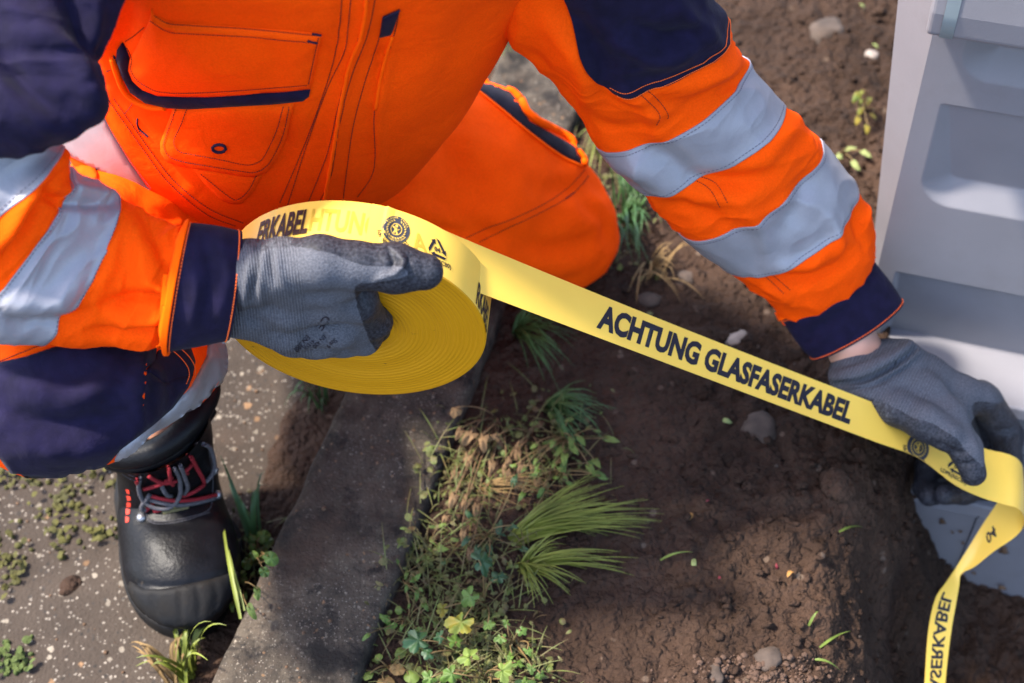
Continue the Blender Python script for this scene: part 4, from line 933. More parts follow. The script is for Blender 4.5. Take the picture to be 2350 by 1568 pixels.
# plinth: ledge, step, lower shelf, foot
zt = cpl(2200, 806)[1]
ext([(-.05, zt), (.062, zt - .002), (.064, zt - .020), (.050, zt - .024), (-.05, zt - .024)], -.012, S1 + .02, 0, name='plinth_ledge')
ext([(-.05, zt - .0245), (.046, zt - .0245), (.046, zt - .10), (-.05, zt - .10)], -.006, S1 + .01, 0, name='plinth')
zs = zt - .10
ext([(-.05, zs), (.125, zs - .004), (.128, zs - .022), (-.05, zs - .03)], -.02, S1 + .03, 0, name='plinth_shelf')
ext([(-.05, zs - .031), (.120, zs - .031), (.116, zs - .185), (-.05, zs - .185)], -.015, S1 + .02, 0, name='plinth_foot')
part('plinth_joint', box((0, 0, 0), (.001, .001, .001)) if False else (lambda a: a)(tube(np.array([cab(.165, .1285, zs - .02), cab(.165, .1215, zs - .033), cab(.165, .1185, zs - .18)]), .0006, 6)), 'lining', cabinet)
# overhanging lid
sl0 = cpl(2121, 88, .045); zlid = sl0[1]
lid = ext([(-.36, zlid), (.030, zlid - .004), (.047, zlid + .006), (.049, zlid + .03), (.045, .60), (.043, .93), (-.36, .95)], sl0[0], S1 + .03, 0, name='lid', bev=.004)
def lid_strip():
    a, b = cpl(2152, 96, .05)[0], cpl(2184, 96, .05)[0]; rows = [(.030, zlid - .0052), (.0478, zlid + .0055), (.0500, zlid + .03), (.0460, .60)]
    V = [cab(s, o, z) for o, z in rows for s in (a, b)]; return V, gridfaces(len(rows), 2)
part('clear_tape', lid_strip(), 'cabinet_tape', cabinet)

def mud():
    parts = []; rg_ = np.random.default_rng(21); n = 20; a = np.arange(n) * 2 * np.pi / n
    for i in range(70):
        if i < 34: s, o, z, flat = rg_.uniform(.02, .5), rg_.uniform(.062, .124), zs - .0005, True
        elif i < 46: s, o, z, flat = rg_.uniform(.05, .5), rg_.uniform(.004, .06), zt - .0005, True
        else: s, o, z, flat = rg_.uniform(.02, .5), .1215, zs - rg_.uniform(.03, .17), False
        r = .002 + .011 * rg_.random() ** 3; rr = r * (1 + .3 * np.sin(2 * a + i) + .25 * np.sin(3 * a + 2 * i) + .12 * np.sin(7 * a + i))
        ring = [cab(s + q * np.cos(t), o + q * np.sin(t) * .8, z + .0006) if flat else cab(s + q * np.cos(t), o, z + q * np.sin(t)) for q, t in zip(rr, a)]
        top = cab(s, o, z + .0022 + r * .12) if flat else cab(s, o + .002 + r * .1, z)
        mid = [p * .5 + top * .5 for p in ring]; V = np.array(ring + mid + [top]); F = [(k, (k + 1) % n, n + (k + 1) % n, n + k) for k in range(n)] + [(n + k, n + (k + 1) % n, 2 * n) for k in range(n)]
        parts.append((V, F))
    return join(parts)
mo = part('mud_splashes', mud(), 'dirt', cabinet); mo['kind'] = 'stuff'

# ------------------------------------------------------------------ gloves
def glove_mat():
    m = mat('glove_knit_and_latex', (.14, .145, .165), .85, spec=.25); N, L, b = nodes(m); tc = N.new('ShaderNodeTexCoord')
    at = N.new('ShaderNodeAttribute'); at.attribute_name = 'coat'; ar = N.new('ShaderNodeAttribute'); ar.attribute_name = 'rib'; am = N.new('ShaderNodeAttribute'); am.attribute_name = 'ribmask'
    nz = N.new('ShaderNodeTexNoise'); nz.inputs['Scale'].default_value = 260; nz.inputs['Detail'].default_value = 3; L.new(tc.outputs['Object'], nz.inputs['Vector'])
    ad = N.new('ShaderNodeMath'); ad.operation = 'MULTIPLY_ADD'; L.new(nz.outputs['Fac'], ad.inputs[0]); ad.inputs[1].default_value = 7.; L.new(at.outputs['Fac'], ad.inputs[2])
    st = N.new('ShaderNodeMapRange'); L.new(ad.outputs[0], st.inputs[0]); st.inputs[1].default_value = 2.6; st.inputs[2].default_value = 4.6
    kn = N.new('ShaderNodeTexNoise'); kn.inputs['Scale'].default_value = 700; kn.inputs['Detail'].default_value = 2; L.new(tc.outputs['Object'], kn.inputs['Vector'])
    kr = N.new('ShaderNodeValToRGB'); kr.color_ramp.elements[0].position = .35; kr.color_ramp.elements[0].color = (.058, .060, .072, 1); kr.color_ramp.elements[1].position = .65; kr.color_ramp.elements[1].color = (.100, .103, .120, 1); L.new(kn.outputs['Fac'], kr.inputs[0])
    mp = N.new('ShaderNodeMath'); mp.operation = 'MULTIPLY'; L.new(ar.outputs['Fac'], mp.inputs[0]); mp.inputs[1].default_value = 2 * math.pi / .0026
    sn = N.new('ShaderNodeMath'); sn.operation = 'SINE'; L.new(mp.outputs[0], sn.inputs[0])
    s2 = N.new('ShaderNodeMath'); s2.operation = 'MULTIPLY'; L.new(sn.outputs[0], s2.inputs[0]); L.new(am.outputs['Fac'], s2.inputs[1])
    ds = N.new('ShaderNodeMath'); ds.operation = 'MULTIPLY_ADD'; L.new(s2.outputs[0], ds.inputs[0]); ds.inputs[1].default_value = .16; ds.inputs[2].default_value = .95
    km = N.new('ShaderNodeMixRGB'); km.blend_type = 'MULTIPLY'; km.inputs[0].default_value = 1; L.new(kr.outputs[0], km.inputs[1]); L.new(ds.outputs[0], km.inputs[2])
    ln = N.new('ShaderNodeTexNoise'); ln.inputs['Scale'].default_value = 420; ln.inputs['Detail'].default_value = 4; L.new(tc.outputs['Object'], ln.inputs['Vector'])
    lr = N.new('ShaderNodeValToRGB'); lr.color_ramp.elements[0].position = .38; lr.color_ramp.elements[0].color = (.011, .0115, .016, 1); lr.color_ramp.elements[1].position = .68; lr.color_ramp.elements[1].color = (.042, .043, .054, 1); L.new(ln.outputs['Fac'], lr.inputs[0])
    mx = N.new('ShaderNodeMixRGB'); L.new(st.outputs[0], mx.inputs[0]); L.new(lr.outputs[0], mx.inputs[1]); L.new(km.outputs[0], mx.inputs[2]); L.new(mx.outputs[0], b.inputs['Base Color'])
    rr = N.new('ShaderNodeMapRange'); L.new(st.outputs[0], rr.inputs[0]); rr.inputs[3].default_value = .55; rr.inputs[4].default_value = .92; L.new(rr.outputs[0], b.inputs['Roughness'])
    h1 = N.new('ShaderNodeMath'); h1.operation = 'MULTIPLY_ADD'; L.new(s2.outputs[0], h1.inputs[0]); h1.inputs[1].default_value = .5; L.new(kn.outputs['Fac'], h1.inputs[2])
    hm = N.new('ShaderNodeMixRGB'); L.new(st.outputs[0], hm.inputs[0]); L.new(ln.outputs['Fac'], hm.inputs[1]); L.new(h1.outputs[0], hm.inputs[2])
    bp = N.new('ShaderNodeBump'); bp.inputs['Strength'].default_value = .55; bp.inputs['Distance'].default_value = .0012; L.new(hm.outputs[0], bp.inputs['Height']); L.new(bp.outputs[0], b.inputs['Normal'])
    return m
M['glove'] = glove_mat()
def glove(name, cones, k, grey, strokes, back_from, rib_o, rib_d, rib_end, label, h=.0017, extra=None):
    lo, hi = bounds(cones, .012 if extra is None else .032); f = blend(cones, k)
    if extra: g = lambda p: smin(f(p), extra(p), .004)
    else: g = f
    V, F = nets(g, lo, hi, h); V = relax(V, F, 2); N_ = vnormals(V, F); V = sculpt(V, N_, strokes, [(45, .0006)]); N_ = vnormals(V, F)
    q = px(V); gp = np.asarray(grey, float); d, _ = poly_dist(np.concatenate([gp, gp[:1]]), q); d = np.where(inside(gp, q), d, -d)
    fc = np.sum(N_ * unit(CAM - V), -1); ax = np.array(rib_d, float) / np.linalg.norm(rib_d); al = (q - rib_o) @ ax
    wrist = al < back_from
    val = np.where(wrist, np.maximum(d, 20 * (fc < .1)), np.minimum(d, (fc + .05) * 60))
    o = part(name, (V, F), 'glove', person, label)
    for nm, a in (('coat', np.clip(val, -40, 40)), ('rib', al / FPX * 1.25), ('ribmask', 1 - sstep(rib_end - 4, rib_end + 4, al))):
        t = o.data.attributes.new(nm, 'FLOAT', 'POINT'); t.data.foreach_set('value', np.asarray(a, np.float32))
    return o, V, F
def fc(u, v, off, r): p = face_pt(u, v, off); return p, r
def fchain(pts): c = [fc(*p) for p in pts]; return [(c[i][0], c[i + 1][0], c[i][1], c[i + 1][1]) for i in range(len(c) - 1)]
# hand on the roll: palm against the wound face, fingers hooked into the core, thumb along the rim
RHC = []
RHC += fchain([(470, 634, .024, .0225), (575, 626, .025, .0235), (650, 614, .030, .0205), (735, 602, .030, .0185), (820, 609, .026, .0165), (905, 616, .022, .0172), (974, 624, .020, .0142)])
RHC += fchain([(470, 700, .024, .0225), (565, 698, .025, .0235), (660, 690, .026, .022), (760, 680, .022, .019), (818, 690, .018, .0155)])
RHC += fchain([(560, 712, .024, .020), (660, 742, .024, .021), (770, 745, .018, .017)])
RHC += fchain([(575, 712, .022, .017), (665, 768, .020, .0155), (735, 776, .014, .0155)])
RHC += fchain([(680, 650, .028, .020), (790, 640, .024, .0165)])
RHC += fchain([(818, 690, .018, .0155), (860, 738, .004, .0125), (858, 752, -.030, .011)])          # first finger
RHC += fchain([(778, 748, .018, .0165), (836, 778, .003, .0120), (830, 770, -.030, .0105)])       # second finger
RHC += fchain([(735, 776, .014, .0150), (785, 784, .004, .0110), (792, 770, -.030, .0100)])       # third finger
RHC += fchain([(672, 780, .014, .0140), (722, 790, .008, .0110), (752, 782, .003, .0095), (768, 768, -.026, .009)])       # little finger
RH_GREY = [(560, 560), (601, 577), (631, 569), (655, 567), (690, 567), (725, 574), (760, 582), (795, 596), (830, 608), (866, 612), (901, 611), (922, 611), (936, 624), (936, 634), (889, 644), (854, 650), (828, 650), (816, 659), (814, 664), (819, 702), (835, 748), (849, 784), (863, 805), (860, 840), (380, 840), (380, 540)]
RH_STROKES = [([(592, 570), (585, 620), (575, 690)], -.0045, 7), ([(606, 572), (604, 630), (598, 700)], .0035, 8), ([(622, 570), (622, 610), (630, 650)], -.0035, 6), ([(640, 572), (642, 620), (655, 660)], .0022, 8), ([(575, 570), (570, 640), (555, 730)], .003, 8),
    ([(893, 575), (905, 600), (892, 622)], -.004, 8), ([(916, 585), (925, 605), (905, 630)], .003, 8), ([(880, 640), (905, 625), (925, 612)], .0028, 6), ([(860, 645), (885, 628), (895, 615)], .0022, 6), ([(940, 590), (938, 610), (945, 630)], -.0018, 6),
    ([(700, 690), (760, 700), (810, 720)], .002, 14), ([(560, 725), (600, 745), (650, 770)], -.0025, 12), ([(690, 800), (700, 780), (690, 760)], -.002, 8), ([(752, 800), (748, 780), (735, 760)], -.002, 8), ([(818, 655), (830, 680), (838, 720)], -.002, 8)]
rg, rgV, rgF = glove('glove', RHC, .010, RH_GREY, RH_STROKES, 130, np.array([555., 660.]), (1, -.12), 140, 'grey glove gripping the core of the tape roll')
BRG = bvh(rgV, rgF)
def glove_print(lines):
    parts = []
    for s, o, ex, ey in lines: V, F, w = text_fit(s, .01); parts.append(lay(V, F, o, ex, ey, BRG, .0004))
    return join(parts)
part('glove_printing', glove_print([('CE', (746, 722), (-13, 16), (14, 11)), ('EN 388', (704, 768), (-7, 7.5), (9, 8)), ('4131X', (716, 778), (-5.5, 5), (7, 6)), ('EN 420', (742, 768), (-6, 6), (7, 6)), ('Size 9', (768, 776), (-6, 5), (8, 7))]), 'print_black', rg)
# hand at the cabinet: thumb over the tape, fingers behind it
LHC = chain([(1975, 862, 1.462, 72), (2020, 872, 1.455, 64), (2105, 905, 1.448, 56), (2178, 960, 1.428, 40), (2216, 1030, 1.412, 34), (2234, 1087, 1.412, 30)])
LHC += chain([(1985, 893, 1.442, 36), (2060, 938, 1.425, 38), (2120, 968, 1.414, 40), (2172, 1000, 1.406, 38)])
LHC += chain([(2022, 850, 1.455, 50), (2078, 826, 1.455, 42)])
LHC += chain([(1990, 842, 1.470, 62), (2070, 838, 1.470, 50)])
LHC += chain([(2040, 832, 1.468, 54), (2120, 866, 1.468, 52), (2208, 908, 1.470, 44), (2252, 922, 1.475, 36)])
LHC += chain([(2020, 880, 1.465, 46), (2120, 930, 1.462, 46), (2195, 950, 1.462, 38)])
LHC += chain([(2252, 916, 1.478, 36), (2302, 985, 1.515, 33), (2312, 1060, 1.545, 29), (2262, 1118, 1.545, 27), (2212, 1130, 1.53, 25), (2168, 1136, 1.515, 24)])      # first finger
LHC += chain([(2262, 914, 1.495, 34), (2316, 1000, 1.545, 30), (2306, 1080, 1.57, 27), (2220, 1120, 1.57, 25), (2130, 1138, 1.535, 24)])   # second finger
LHC += chain([(2240, 905, 1.505, 32), (2270, 985, 1.565, 28), (2215, 1060, 1.59, 26), (2130, 1075, 1.575, 25), (2116, 1122, 1.55, 23)])   # third finger
LHC += chain([(2200, 900, 1.51, 30), (2220, 970, 1.57, 26), (2180, 1040, 1.60, 24), (2120, 1060, 1.59, 22)])                              # little finger
def rolled_cuff(p):
    d = None
    for (a, b, dd, tk, r) in (((1913, 864), (2088, 792), 1.452, .72, 15), ((1932, 884), (2108, 808), 1.458, .68, 12), ((1952, 902), (2128, 822), 1.462, .62, 8)):
        A, B = P(*a, dd), P(*b, dd); c = (A + B) / 2; W = (B - A) / 2; N_ = unit(np.cross(unit(P(2110, 905, 1.455) - P(1975, 830, 1.452)), W)); 
        if N_ @ (CAM - c) < 0: N_ = -N_
        hw = np.linalg.norm(W); t = np.linspace(0, 2 * np.pi, 25); pts = c + W * np.cos(t)[:, None] * .94 + N_ * (hw * tk * np.sin(t))[:, None]
        for i in range(24): e = sd_cone(p, pts[i], pts[i + 1], r * dd / FPX, r * dd / FPX); d = e if d is None else np.minimum(d, e)
    return d
LH_GREY = [(1955, 909), (2019, 915), (2028, 923), (2064, 941), (2095, 959), (2141, 972), (2174, 993), (2198, 1008), (2214, 1032), (2229, 1048), (2247, 1063), (2256, 1074), (2264, 1050), (2260, 1029), (2246, 990), (2230, 941), (2231, 928), (2246, 921), (2292, 926), (2340, 900), (2290, 820), (2150, 760), (1950, 680), (1850, 860), (1925, 893)]
LH_STROKES = [([(1925, 882), (1990, 872), (2060, 835), (2102, 800)], -.0055, 6), ([(1942, 899), (2010, 882), (2078, 847), (2116, 815)], -.0040, 5), ([(1910, 868), (1975, 858), (2050, 820), (2090, 788)], .003, 8), ([(1934, 890), (2000, 878), (2070, 841), (2108, 808)], .002, 5),
    ([(2228, 930), (2238, 975), (2258, 1030)], -.003, 7), ([(2140, 1018), (2166, 1024), (2190, 1040)], -.0025, 8), ([(2175, 1030), (2200, 1040), (2225, 1035)], -.0022, 7), ([(2195, 1062), (2220, 1066), (2245, 1058)], -.0020, 6), ([(2205, 1105), (2230, 1112), (2252, 1102)], -.0018, 5),
    ([(2250, 870), (2268, 895), (2275, 925)], .003, 14), ([(2120, 860), (2180, 890), (2240, 905)], .0022, 20), ([(2290, 990), (2320, 985), (2338, 975)], -.0025, 8), ([(2110, 930), (2150, 955), (2190, 990)], .002, 14)]
lg, lgV, lgF = glove('glove', LHC, .009, LH_GREY, LH_STROKES, 150, np.array([1940., 840.]), (1, .52), 205, 'grey glove pinching the tape in front of the cabinet', .0018, rolled_cuff)

# ------------------------------------------------------------------ boots
def boot_st(): return [(246, 1040, 476, 925, 1.392, .80), (262, 1066, 484, 968, 1.42, .80), (270, 1108, 494, 1050, 1.452, .80), (272, 1166, 510, 1136, 1.476, .78), (274, 1236, 538, 1212, 1.460, .76), (281, 1300, 551, 1280, 1.440, .74), (296, 1356, 546, 1340, 1.422, .72), (322, 1398, 522, 1388, 1.408, .68), (366, 1428, 484, 1424, 1.398, .6), (400, 1440, 450, 1440, 1.394, .4)]
bt = Loft(boot_st(), [([(300, 1340), (410, 1344), (545, 1310)], -.0015, 7), ([(290, 1180), (330, 1240), (400, 1270)], .002, 40), ([(330, 1190), (420, 1200), (510, 1170)], -.003, 16)], [(30, .0012)])
bV, bF = bt.mesh(0, len(boot_st()) - 1, 150, 110); bF.append(tuple(range(149 * 110, 150 * 110))); BB = bvh(bV, bF[:-1])
boot = part('boot', (bV, bF), 'leather', person, 'black lace-up safety boot')
def slab(outline, z0, z1, name, m, par):
    pts = smoothline(np.concatenate([outline, outline[:1]]), step=.006)[:-1]; n = len(pts); c = pts.mean(0)
    rows = [(z0, .99), (z0 + .003, 1.0), (z1 - .004, 1.012), (z1, .99)]
    V = np.concatenate([np.concatenate([c + (pts - c) * k, np.full((n, 1), z)], 1) for z, k in rows]); F = gridfaces(4, n, True) + [tuple(range(n))[::-1], tuple(range(3 * n, 4 * n))]
    return obj(name, V, F, M[m], par, True, True)
tow = [onz(u, v, .016)[:2] for u, v in [(278, 1290), (288, 1346), (310, 1398), (350, 1434), (385, 1448), (418, 1455), (474, 1441), (517, 1394), (548, 1330), (556, 1280), (546, 1215)]]
back = tow[5] + np.array([-.050, .255]); tow += [back + np.array([.044, -.07]), back + np.array([.034, -.015]), back, back + np.array([-.034, -.02]), back + np.array([-.040, -.08])] + [onz(u, v, .016)[:2] for u, v in [(274, 1215)]]
slab(np.array(tow), .0, .026, 'sole', 'rubber', boot)
toe = [(300, 1334), (331, 1353), (370, 1352), (411, 1346), (480, 1331), (548, 1310), (545, 1345), (514, 1394), (472, 1430), (416, 1445), (350, 1426), (309, 1384), (294, 1350)]
part('toe_cap', patch(toe, BB, .0005, .0022, 8, .001, 8, strokes=[([(345, 1362), (352, 1395), (362, 1422)], -.0022, 5), ([(411, 1352), (414, 1390), (416, 1430)], -.0022, 5), ([(450, 1345), (458, 1380), (456, 1420)], -.0025, 6), ([(490, 1335), (498, 1370), (486, 1400)], -.0022, 5)]), 'rubber', boot)
part('collar', (lambda q: tube(P(q[:, 0], q[:, 1], q[:, 2]), .0125, 14))(smoothline(np.array([(236, 1022, 1.40), (262, 1046, 1.385), (320, 1046, 1.375), (372, 1026, 1.37), (420, 990, 1.375), (456, 948, 1.39), (478, 895, 1.42), (470, 840, 1.46)]), step=6)), 'leather', boot)
part('collar', (lambda q: tube(P(q[:, 0], q[:, 1], q[:, 2]), .0085, 12))(smoothline(np.array([(250, 1060, 1.395), (300, 1070, 1.385), (350, 1058, 1.38), (404, 1030, 1.38), (446, 988, 1.39), (480, 940, 1.41)]), step=6)), 'leather', boot)
Lq = lambda pts: [(x * .473, y * .473 + 826) for x, y in pts]
part('vamp_stitching', join([stitch([Lq(l)], BB, .0006, 4.5, .75) for l in ([(575, 520), (620, 552), (670, 578), (692, 660), (704, 730), (735, 780), (800, 786), (900, 768), (1012, 728), (1028, 640), (1030, 560), (1010, 440)], [(580, 540), (620, 570), (662, 592), (684, 680), (700, 745), (735, 790), (805, 797), (905, 778), (1022, 738)])]), 'lace', boot)
def lace(lines, m, r=.0020, off=.002):
    for l in lines:
        q = smoothline(Lq(l), step=3.); L, N_ = hits(BB, q); k = np.linspace(0, 1, len(q)); part('lace', tube(L + N_ * (off + .004 * np.sin(np.pi * k))[:, None], r, 7), m, boot)
lace([[(720, 555), (790, 572), (870, 575)], [(700, 620), (760, 585), (835, 560)], [(725, 650), (860, 662), (1042, 655)], [(880, 655), (930, 620), (985, 598)], [(712, 736), (760, 715), (808, 703)], [(905, 440), (945, 520), (985, 590)], [(690, 500), (672, 545), (676, 600)], [(815, 510), (820, 560), (838, 600)], [(930, 490), (880, 520), (905, 545)]], 'lace_red', .0021)
lace([[(690 + 0, 520), (680, 590), (705, 660), (760, 695), (825, 690), (862, 640), (865, 570), (840, 510), (800, 480)], [(940, 385), (990, 410), (1008, 470), (1010, 540), (990, 585)], [(730, 668), (860, 680), (1030, 668)], [(850, 455), (880, 540), (900, 600), (890, 640)], [(730, 640), (700, 690), (716, 740)], [(780, 590), (810, 630), (830, 650)]], 'lace', .0023, .003)
for e in [(688, 768), (1050, 655), (1034, 535)]:
    l, n_ = hit(BB, *Lq([e])[0])
    if l is not None: part('eyelet', tube(np.array([l - n_ * .002, l + n_ * .002, l + n_ * .005]), [.0050, .0050, .003], 10), 'metal', boot)
part('badge', patch(Lq([(785, 735), (800, 702), (860, 692), (920, 690), (916, 722), (860, 735), (792, 752)]), BB, .0008, .001, 5), 'boot_tag', boot)
part('badge_mark', lay(*ngon(20, 1.0, r1=.45), (401, 1162), (8, -1), (1, -7), BB, .0026), 'boot_yellow', boot)
part('boot_lettering', join([lay(np.array(q, float), [(0, 1, 2, 3)], (289, 1122), (1, 0), (0, 1), BB, .0006) for q in ([(0, 0), (8, 2), (9, 12), (3, 10)], [(2, 15), (11, 17), (12, 26), (4, 27)], [(3, 30), (12, 32), (11, 41), (2, 42)], [(1, 46), (10, 48), (9, 58), (1, 60)], [(0, 64), (8, 66), (7, 76), (0, 78)])]), 'boot_red', boot)
# the other boot, behind the kneeling knee
kb = chain([(900, 470, 1.86, 70), (820, 540, 1.80, 78), (700, 600, 1.72, 72)])
v_, f_ = nets(blend(kb, .02), *bounds(kb), .01); part('boot', (v_, f_), 'leather', person, 'black boot folded under the kneeling leg')

# ------------------------------------------------------------------ body and head inside the clothes
HC = np.array([-.135, .80, 1.035]); FD = unit([.03, -.80, -.60]); HS = unit(np.cross(FD, [0, 0, 1.])); HU = np.cross(HS, FD); HR = np.stack([HS, FD, HU], -1)
def hp(s, f, u): return HC + HS * s + FD * f + HU * u
bcones = [(P(650, 400, 1.52), P(660, 100, 1.36), .115, .12), (P(660, 100, 1.36), P(690, -300, 1.10), .12, .115), (P(690, -300, 1.10), P(720, -620, .97), .115, .075), (P(720, -620, .97), hp(0, -.03, -.09), .060, .055),
    (P(720, -560, .98), P(1240, -480, 1.02), .06, .05), (P(1240, -480, 1.02), P(1440, 80, 1.22), .05, .043), (P(1440, 80, 1.22), P(1560, 330, 1.32), .043, .043), (P(1560, 330, 1.32), P(1880, 640, 1.455), .042, .029), (P(1880, 640, 1.455), P(1985, 850, 1.468), .0285, .027), (P(1985, 850, 1.468), P(2110, 905, 1.464), .024, .015),
    (P(720, -560, .98), P(190, -480, .97), .06, .05), (P(190, -480, .97), P(-20, 60, .975), .045, .030), (P(-20, 60, .975), P(-120, 420, 1.02), .030, .034), (P(-120, 420, 1.02), P(400, 660, 1.13), .038, .022), (P(400, 660, 1.13), face_pt(540, 660, .022), .021, .017),
    (P(640, 380, 1.52), P(1060, 440, 1.58), .09, .075), (P(1060, 440, 1.58), P(1286, 524, 1.63), .075, .045), (P(1270, 545, 1.66), P(900, 560, 1.80), .042, .04),
    (P(640, 380, 1.52), P(300, 560, 1.38), .09, .07), (P(300, 560, 1.38), P(110, 930, 1.13), .07, .038), (P(110, 930, 1.13), P(380, 850, 1.39), .034, .022), (P(380, 850, 1.39), P(376, 1040, 1.48), .022, .022)]
def body_f(p):
    d = blend(bcones, .016)(p)
    h = sd_ell(p, hp(0, -.005, .02), (.078, .098, .105), HR); h = smin(h, sd_ell(p, hp(0, .028, -.055), (.058, .068, .065), HR), .04)
    h = smin(h, sd_cone(p, hp(0, .093, .012), hp(0, .112, -.028), .008, .013), .012); h = smin(h, sd_ell(p, hp(0, .088, .035), (.05, .016, .010), HR), .02)
    for s in (-1, 1):
        h = smin(h, sd_ell(p, hp(s * .080, -.012, -.005), (.012, .020, .032), HR), .008); h = -smin(-h, sd_ell(p, hp(s * .032, .098, .010), (.016, .014, .010), HR), .012); h = smin(h, sd_ell(p, hp(s * .032, .079, .010), (.0125, .0125, .0125), HR), .003)
    h = smin(h, sd_ell(p, hp(0, .088, -.062), (.024, .014, .006), HR), .008); h = smin(h, sd_ell(p, hp(0, .086, -.074), (.020, .013, .006), HR), .008)
    return smin(d, h, .03)
pts = np.array([q for a, b, ra, rb in bcones for q in (a, b)]); lo = np.minimum(pts.min(0) - .14, HC - .16); hi = np.maximum(pts.max(0) + .14, HC + .17)
v_, f_ = nets(body_f, lo, hi, .0068); v_ = relax(v_, f_, 1); part('body', (v_, f_), 'skin')
def hair_f(p): return np.maximum(np.maximum(sd_ell(p, hp(0, -.012, .028), (.085, .103, .108), HR), -((p - hp(0, .052, .05)) @ -(FD - .55 * HU))) , ((p - hp(0, 0, -.055)) @ -HU))
v_, f_ = nets(hair_f, HC - .16, HC + .16, .005); v_ = v_ + vnormals(v_, f_) * (.003 * noise(v_ * 90))[:, None]; part('hair', (v_, f_), 'hair')
n0 = P(715, -640, .955); part('jacket_collar', (lambda t: tube(n0 + .082 * np.cos(t)[:, None] * HS + .072 * np.sin(t)[:, None] * np.cross(HS, unit(HC - n0)) + .012 * np.sin(t)[:, None] * HU, .020, 10, False))(np.linspace(0, 2 * np.pi, 40)), 'orange', jacket)

# ------------------------------------------------------------------ plants, stones and leaves on the ground
def kerb_pt(u, v): return onz(u, v, KZ)
def ground(u, v):
    p = soil_pt(u, v); w = kerb_w(p[0], p[1])
    if w > KW: return p
    q = onz(u, v, KZ); w = kerb_w(q[0], q[1])
    if 0 <= w <= KW: return q
    return onz(u, v, 0.)
def leafshape(kind, n=28):
    a = np.linspace(0, 2 * np.pi, n, endpoint=False)
    if kind == 'lobed':      # five to seven rounded, notched lobes
        r = .60 + .40 * np.abs(np.cos(2.5 * (a - np.pi / 2))) ** .9; r *= 1 + .05 * np.cos(25 * a) + .03 * np.cos(13 * a + 1); cut = np.exp(-((a - 1.5 * np.pi) / .28) ** 2); r *= 1 - .75 * cut; r *= 1 + .12 * np.sin(a * 2 + random.uniform(0, 6)) + .08 * np.sin(3 * a + random.uniform(0, 6))
        return np.stack([r * np.cos(a), r * np.sin(a) + .15], -1) * .5
    if kind == 'round': return np.stack([.42 * np.cos(a), .5 * np.sin(a)], -1)
    x = np.sin(a / 2) ** 1; return np.stack([.21 * np.sin(a) * (1 + .3 * np.cos(a)), -.5 * np.cos(a)], -1)
def leaf(c, size, nrm, direc, kind, curl=.25, wav=.05):
    """a thin cupped leaf: base at c, growing along direc"""
    nrm = unit(np.asarray(nrm, float)); d = np.asarray(direc, float); d = unit(d - nrm * (d @ nrm)); s = np.cross(d, nrm)
    o = leafshape(kind, 64 if kind == 'lobed' else 26); rings = [.0, .35, .7, 1.0]; V = []
    for k in rings[1:]:
        q = o * k; V.append(q)
    q = np.concatenate([[[0, 0]]] + V); y = q[:, 1] + .5; rr = np.hypot(q[:, 0], q[:, 1])
    ang = np.arctan2(q[:, 1], q[:, 0]); h = -curl * rr ** 2 * 1.2 + wav * np.sin(5 * ang + 1) * rr * 2 - .10 * np.abs(q[:, 0]) * -1
    W = np.asarray(c) + size * (q[:, :1] * s + y[:, None] * d + h[:, None] * nrm)
    n = len(o); F = [(0, 1 + i, 1 + (i + 1) % n) for i in range(n)]
    for k in range(2): F += [(1 + k * n + i, 1 + (k + 1) * n + i, 1 + (k + 1) * n + (i + 1) % n, 1 + k * n + (i + 1) % n) for i in range(n)]
    return W, F
def blade(root, tip, lift, w, segs=9, rng=random):
    root, tip = np.asarray(root, float), np.asarray(tip, float); m = (root + tip) / 2 + np.array([0, 0, lift]); t = np.linspace(0, 1, segs)[:, None]
    c = (1 - t) ** 2 * root + 2 * t * (1 - t) * m + t ** 2 * tip; T = unit(np.gradient(c, axis=0)); s = np.cross(T, [0, 0, 1.]); s = unit(s + 1e-6)
    up_ = np.cross(s, T); ww = w * (1 - t ** 1.6) * (.6 + .4 * np.minimum(1, t * 6)) + .00015
    V = np.concatenate([c - s * ww + up_ * ww * .35, c, c + s * ww + up_ * ww * .35]); n = segs; F = []
    for i in range(n - 1): F += [(i, i + 1, n + i + 1, n + i), (n + i, n + i + 1, 2 * n + i + 1, 2 * n + i)]
    return V, F
def rpx(u, v, su, sv): return u + random.gauss(0, su), v + random.gauss(0, sv)
def grass(root, tips, n, spread, lift, w, m, label, group=None, name='grass_tuft', rs=6):
    parts = []
    for i in range(n):
        r = ground(*rpx(*root, rs, rs)); k = random.choice(tips); tu, tv = rpx(*k, spread, spread * .7); f = random.uniform(.55, 1.05)
        tu = root[0] + (tu - root[0]) * f; tv = root[1] + (tv - root[1]) * f; tp = ground(tu, tv); tp = tp + np.array([0, 0, random.uniform(.2, 1.) * lift]) ; 
        tp = P(*px(tp), (tp - CAM) @ FWD); parts.append(blade(r - np.array([0, 0, .004]), tp, lift * random.uniform(.6, 1.3), w * random.uniform(.7, 1.2)))
    o = part(name, join(parts), m, None); return tag(o, label, 'grass', group or 'grass tufts beside the kerb')
grass((1172, 1236), [(1500, 1180), (1490, 1215), (1440, 1190), (1400, 1150), (1470, 1240), (1380, 1130)], 150, 18, .030, .0009, 'grass', 'large fan of long grass blades swept right across the soil')
grass((1196, 1300), [(1400, 1290), (1330, 1370), (1290, 1250), (1440, 1310), (1240, 1400)], 80, 20, .025, .0009, 'grass', 'lower grass tuft fanning out beneath the large swept tuft')
grass((1255, 930), [(1400, 960), (1380, 1010), (1350, 930), (1330, 1060)], 60, 16, .03, .0010, 'grass_dark', 'dark grass tuft at the top of the weeds below the tape')
